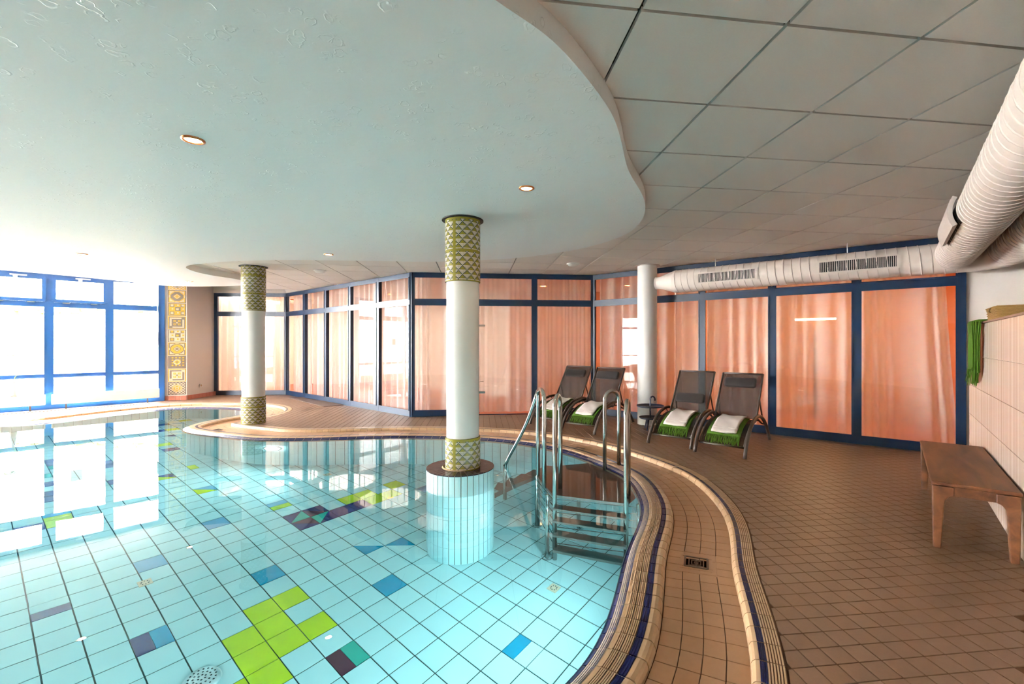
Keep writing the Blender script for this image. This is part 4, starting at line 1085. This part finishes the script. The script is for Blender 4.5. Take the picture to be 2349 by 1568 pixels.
# ladder treads
td = (FR_-FL)/np.linalg.norm(FR_-FL); tn = np.array((td[1], -td[0]))
for k in range(4):
    z = ZP-.27*(k+1); c = (FL+FR_)/2+tn*(.02+.0*k); 
    MB().box((c[0], c[1], z), (np.linalg.norm(FR_-FL)-.03, .10, .018), math.atan2(td[1], td[0])).box((c[0]+tn[0]*.05, c[1]+tn[1]*.05, z-.012), (np.linalg.norm(FR_-FL)-.03, .004, .035), math.atan2(td[1], td[0])).build('tread', 'steel_plate', ps)
for p in (FL-td*.06, FR_+td*.09+np.array((0, .04)), ML, np.array((.45, 4.55))): MB().tube([v3(p, ZP-.02), v3(p, FZ)], .02, 10).lathe([(.05, FZ+.012), (.05, FZ), ], (p[0], p[1]), n=16).build('post', 'steel', ps, smooth=True)
# side steps going down to the left
sd = (LP-t1)/np.linalg.norm(LP-t1); sn = np.array((-sd[1], sd[0]))
if sn @ (BL-ML) < 0: sn = -sn
BE = np.array((-.36, 5.24))
def Fs(u): return t1+(LP-t1)*u*1.3
def Bs(u): return BL+(BE-BL)*u*1.05
for k in range(5):
    z = ZP-.06-.2*k; u0, u1 = k/5, (k+1)/5+.04
    MB().prism([Fs(u0), Bs(u0), Bs(u1), Fs(u1)][::-1], z-.014, z).build('side_tread', 'steel_plate', ps)
stg = MB()
for fn_ in (Fs, Bs):
    a, b = fn_(0), fn_(1.02); stg.poly([v3(a, ZP-.10), v3(b, ZP-1.12), v3(b, ZP-.98), v3(a, ZP+.0)])
o = stg.build('stringer', 'steel_plate', ps); s2 = o.modifiers.new('thickness', 'SOLIDIFY'); s2.thickness = .008
# guard rods below the platform
for k in range(7):
    z = ZP-.14-.15*k
    MB().tube([v3(ML, z), v3(FL, z)], .006, 6).build('guard_rod', 'steel', ps); MB().tube([v3(FL+td*.0+np.array((0, .02)), z), v3(FR_+np.array((.08, .06)), z)], .006, 6).build('guard_rod', 'steel', ps)

# ------------------------------------------------------------------ loungers
SEAT = [(.10, .105), (.16, .175), (.24, .235), (.34, .285), (.46, .322), (.58, .338), (.67, .340)]
BACK = [(.69, .352), (.74, .42), (.90, .652), (1.07, .895)]
def path_at(P, d):
    for k in range(len(P)-1):
        a, b = np.array(P[k]), np.array(P[k+1]); L = np.linalg.norm(b-a)
        if d <= L or k == len(P)-2:
            t = (b-a)/L; return a+t*d, np.array((-t[1], t[0]))
        d -= L
def plen(P): return sum(np.linalg.norm(np.array(P[k+1])-np.array(P[k])) for k in range(len(P)-1))
def strip(P, d0, d1, w, lift, n=14, sag=0., nu=6, jit=0.):
    def fn(u, v):
        p, nn = path_at(P, d0+(d1-d0)*v); x = (u-.5)*w
        q = p+nn*(lift-sag*(1-(2*u-1)**2)+jit*math.sin(9*u+14*v)); return (x, q[0], q[1])
    return MB().grid(fn, nu, n)
HW = .28
def make_lounger(head_d):
    root = empty('sun_lounger')
    arc = [(0, 0), (.03, .06), (.08, .135), (.16, .225), (.27, .31), (.40, .365), (.54, .395), (.68, .40), (.82, .375), (.97, .31), (1.10, .225), (1.22, .12), (1.33, 0)]
    for sx in (-1, 1):
        MB().tube([(sx*HW, s, z) for s, z in arc], .021, 12).build('arm_frame', 'lounger_frame', root, smooth=True)
        MB().tube([(sx*HW*.86, .70, .335), (sx*HW*.88, .82, .33), (sx*HW*.92, .95, .27), (sx*HW*.98, 1.05, .25)], .012, 8).build('brace', 'lounger_frame', root, smooth=True)
        MB().tube([(sx*.25, s, z) for s, z in SEAT], .012, 8).build('seat_rail', 'lounger_frame', root, smooth=True)
        MB().tube([(sx*.25, s, z) for s, z in BACK], .014, 8).build('back_rail', 'lounger_frame', root, smooth=True)
        MB().tube([(sx*.25, .86, .60), (sx*.265, .98, .30)], .010, 8).build('back_prop', 'lounger_frame', root, smooth=True)
        MB().tube([(sx*.25, .115, .125), (sx*HW, .075, .12)], .010, 8).tube([(sx*.25, .60, .338), (sx*HW, .60, .39)], .008, 8).build('joint', 'lounger_frame', root)
    for s, z in ((.10, .105), (.66, .325), (1.07, .895)): MB().tube([(-.25, s, z), (.25, s, z)], .012, 8).build('crossbar', 'lounger_frame', root, smooth=True)
    o = strip(SEAT, 0, plen(SEAT), .50, .006, 18, .004).build('seat_sling', 'sling', root, smooth=True)
    o = strip(BACK, 0, plen(BACK), .50, .006, 14, .006).build('back_sling', 'sling', root, smooth=True)
    # head pillow
    p, nn = path_at(BACK, head_d); t = np.array((nn[1], -nn[0]))
    mb = MB(); prof = []
    for q in range(18):
        a = 2*math.pi*q/18; prof.append((.033*math.copysign(abs(math.cos(a))**.75, math.cos(a)), .072*math.copysign(abs(math.sin(a))**.75, math.sin(a))))
    xs = [(-.195, .55), (-.19, .85), (-.17, 1), (.17, 1), (.19, .85), (.195, .55)]; i = 0
    for x, k in xs:
        for a, b in prof:
            q = p+nn*(.038+a*k)+t*(b*k); mb.v.append((x, q[0], q[1]))
    for r in range(len(xs)-1):
        for q in range(18): mb.face((r*18+q, r*18+(q+1) % 18, (r+1)*18+(q+1) % 18, (r+1)*18+q))
    mb.face(range(17, -1, -1)); mb.face([5*18+q for q in range(18)])
    o = mb.build('head_pillow', 'pillow', root, smooth=True)
    st = MB()
    for sx in (-.15, .15): st.box((sx, *(p+nn*.002)), (.02, .004, .16))
    return root
def copy_tree(o, parent=None):
    c = o.copy(); COL.objects.link(c); c.parent = parent
    for ch in list(o.children): copy_tree(ch, c)
    return c
def make_blanket():
    root = empty('green_blanket')
    o = strip(SEAT, .115, plen(SEAT)-.02, .385, .016, 16, .006, 10, .0015).build('cloth', 'green_wool', root, smooth=True); s = o.modifiers.new('thickness', 'SOLIDIFY'); s.thickness = .010; s.offset = 1
    fm = MB(); rnd = random.Random(11)
    for q in range(96):
        x = -.19+.38*(q+rnd.random()*.7)/96; j = rnd.uniform(-.02, .02); pts_ = []; e = rnd.uniform(-.01, .03)
        for u in (0, .35, .7, 1.):
            dd = .12-(.12-e)*u; p, nn = path_at(SEAT, max(dd, .0)); pp = p+nn*(.022+.004*math.sin(q*1.7+u*5))
            if dd < 0: pp = pp+np.array((.35, 1.))*dd*.8
            pts_.append((x+j*u+.004*math.sin(q+6*u), pp[0], pp[1]))
        fm.tube(pts_, [.0038, .0034, .003, .0018], 4)
    tag(fm.build('fringe', 'green_wool', root), kind='stuff'); return root
def make_towel():
    root = empty('white_towel')
    o = strip(SEAT, .15, plen(SEAT)+.0, .29, .033, 16, .006, 10, .004).build('cloth', 'terry', root, smooth=True); s = o.modifiers.new('thickness', 'SOLIDIFY'); s.thickness = .014; s.offset = 1
    bm = strip(SEAT, .205, .23, .285, .0485, 2, .006, 10, .003).build('woven_border', 'wall_white', root, smooth=True); return root
high = make_lounger(.50); low = make_lounger(.20); blk = make_blanket(); twl = make_towel()
rzL = math.atan2(wR[1], wR[0])-math.pi/2
spots = [((2.37, 5.078), high, 'rightmost lounger', 'dark grey mesh sun lounger with a high head pillow, rightmost of the four'),
         ((1.93, 5.56), low, 'lounger with the low pillow', 'dark grey mesh sun lounger with its pillow low on the back'),
         ((.851, 6.426), high, 'lounger left of the white column', 'dark grey mesh sun lounger just left of the plain white column'),
         ((.38, 6.95), high, 'leftmost lounger', 'dark grey mesh sun lounger half hidden by handrails, leftmost of the four')]
for k, (fr_, proto, nm, lb) in enumerate(spots):
    c = np.array(fr_)-dC*HW
    o = proto if k < 2 else copy_tree(high); o.location = (*c, 0); o.rotation_euler = (0, 0, rzL+(.03 if k > 1 else 0)); tag(o, lb, 'sun lounger', 'sun loungers by the glass partition')
    b = blk if k == 0 else copy_tree(blk); b.location = o.location; b.rotation_euler = o.rotation_euler; tag(b, f'green fringed wool blanket on the {nm}', 'blanket', 'green blankets on the loungers')
    t = twl if k == 0 else copy_tree(twl); t.location = o.location; t.rotation_euler = o.rotation_euler; tag(t, f'white terry towel on the green blanket of the {nm}', 'towel', 'white towels on the loungers')
# side table with an umbrella handle
st = tag(empty('side_table', (1.76, 6.83, 0)), 'small navy metal table with two trays and a curved handle', 'table')
def tray(z, r, name): MB().lathe([(0, z), (r-.01, z), (r, z+.006), (r+.004, z+.022), (r-.002, z+.022), (r-.008, z+.01), (0, z+.01)], n=36).build(name, 'navy_metal', st, smooth=True)
tray(.345, .20, 'upper_tray'); tray(.168, .162, 'lower_tray')
hp = [(0, 0, .17), (0, 0, .35), (0, 0, .455)]+[(.035-.035*math.cos(a), 0, .455+.045*math.sin(a)) for a in (.5, 1.0, 1.57, 2.1, 2.6, 3.1)]+[(.07, 0, .435)]
MB().tube(hp, .012, 10).build('handle', 'navy_metal', st, smooth=True)
for q in range(3):
    a = -2.2+q*2*math.pi/3; MB().tube([(.07*math.cos(a), .07*math.sin(a), .17), (.125*math.cos(a), .125*math.sin(a), 0)], [.016, .012], 10).build('leg', 'navy_metal', st, smooth=True)

# ------------------------------------------------------------------ bench
bn = tag(empty('bench', (*A2(.20, 3.86), 0), math.atan2(dC[1], dC[0])), 'low wooden bench with rounded flared legs before the tiled half wall', 'bench')
BWd, BLn, BH = .395, 1.52, .427
o = MB().box((BWd/2, BLn/2, BH-.0125), (BWd+.012, BLn+.012, .025)).build('seat', 'wood', bn); bevel(o, .008, 3)
def leg(x0, sx, y0):
    pr = [(.004, 0), (.044, 0), (.052, .16), (.058, .27), (.065, .312), (.08, .335), (.105, .345), (.105, BH-.027), (-.002, BH-.027), (0, .25)]
    mb = MB(); n = len(pr); i = 0
    for y in (y0, y0+.048):
        for a, z in pr: mb.v.append((x0+sx*a, y, z))
    for q in range(n): mb.face((q, (q+1) % n, n+(q+1) % n, n+q))
    mb.face(range(n-1, -1, -1)); mb.face(range(n, 2*n)); o = mb.build('leg', 'wood', bn); bevel(o, .006, 2)
for y0 in (.0, BLn-.048):
    leg(0, 1, y0); leg(BWd, -1, y0)
for y0 in (.012, BLn-.034): MB().box((BWd/2, y0+.011, BH-.055), (BWd-.20, .022, .055)).build('apron', 'wood', bn)
for x0 in (.018, BWd-.018): MB().box((x0, BLn/2, BH-.052), (.022, BLn-.09, .048)).build('side_apron', 'wood', bn)

# ------------------------------------------------------------------ garden outside the windows
mb = MB(); mb.box((-2, 6, -2.0), (80, 80, .4)); tag(mb.build('ground_slab', 'bark'), 'unseen ground slab added under the building and garden', 'ground', kind='structure')  # unseen slab added to stop sky light leaking up from below
mb = MB(); mb.prism([tuple(W1+np.array((-.1, .1))), (-8.62, 10.3), (-8.0, 11.6), (-7.9, 24), (-26, 24), (-26, -12), (-5.9, -12), (-5.9, -2.75), (-6.05, -2.75), (-12.75, .4)], -.12, -.06)
tag(mb.build('terrace_paving', 'pave'), 'pale sunlit terrace paving outside the garden windows', 'paving', kind='structure')
tr = tag(empty('stone_terraces'), 'pale stone terraces stepping up the garden slope outside the windows', 'terraces', kind='structure')
rnd = random.Random(2)
for k in range(6):
    x = -22.0
    while x < -12.4+k*.1:
        L = rnd.uniform(.9, 1.5); L = min(L, -12.35+k*.1-x)
        if L > .15: bevel(MB().box((x+L/2, 14.2+.5*k+.6, .2+.4*k-.06), (L-.015, 1.2, .40-.012)).build('stone_block', 'stone', tr), .01, 1)
        x += L
for k in range(12): bevel(MB().box((-11.75, 14.0+.27*k+.3, .1+.2*k-.06), (1.3, .6, .195)).build('stair_step', 'stone', tr), .008, 1)
mb = MB(); mb.prism([(-11.05, 13.7), (-10.7, 13.7), (-10.7, 18), (-11.05, 18)], -.1, 0)
rail = tag(empty('stair_railing', (-11.0, 14.0, 0)), 'white railing beside the garden stairs', 'railing')
MB().tube([(0, 0, .95), (0, 3.1, 3.25)], .03, 8).build('top_rail', 'rail_metal', rail); MB().tube([(0, 0, .5), (0, 3.1, 2.8)], .02, 8).build('lower_rail', 'rail_metal', rail)
for q in range(5): MB().tube([(0, .75*q+.02, -.06+.5*q), (0, .75*q+.02, .98+.56*q)], .022, 8).build('baluster', 'rail_metal', rail)
mb = MB()
for q in range(340):
    x = rnd.uniform(-22, -9.6); y = rnd.uniform(17.4, 18.4); z = 2.3+rnd.random()*.5; mb.box((x, y, z), (rnd.uniform(.1, .4), rnd.uniform(.1, .3), rnd.uniform(.06, .25)), rnd.random()*3)
mb.box((-16, 18.6, 1.3), (14, 1.2, 2.2)); tag(mb.build('hedge', 'hedge'), 'dry low hedge along the top of the stone terraces', 'hedge', kind='stuff')
te = tag(empty('garden_tree', (-13.3, 12.75, -.06)), 'pale barked tree outside the second garden window', 'tree')
MB().tube([(0, 0, 0), (.02, 0, .6), (-.02, 0, 1.4), (.03, .02, 2.2), (.05, .05, 2.8), (.1, .1, 4.2)], [.13, .10, .09, .085, .075, .04], 10).build('trunk', 'bark', te, smooth=True)
bm = MB()
for q in range(9): a = q*2.4; z = 2.15+q*.12; bm.tube([(.03, .02, z), (.35*math.cos(a), .35*math.sin(a), z+.25), (.8*math.cos(a), .8*math.sin(a), z+.75)], [.04, .028, .012], 6)
bm.build('branches', 'bark', te, smooth=True)
bo = tag(empty('bollard', (-10.55, 12.25, -.06)), 'blue round bollard outside the garden window by the pier', 'bollard')
MB().lathe([(.07, 0), (.07, .04), (.05, .06), (.05, .62), (.075, .64), (.075, .68), (.06, .74), (0, .76)], n=20).build('body', 'window_blue', bo, smooth=True)
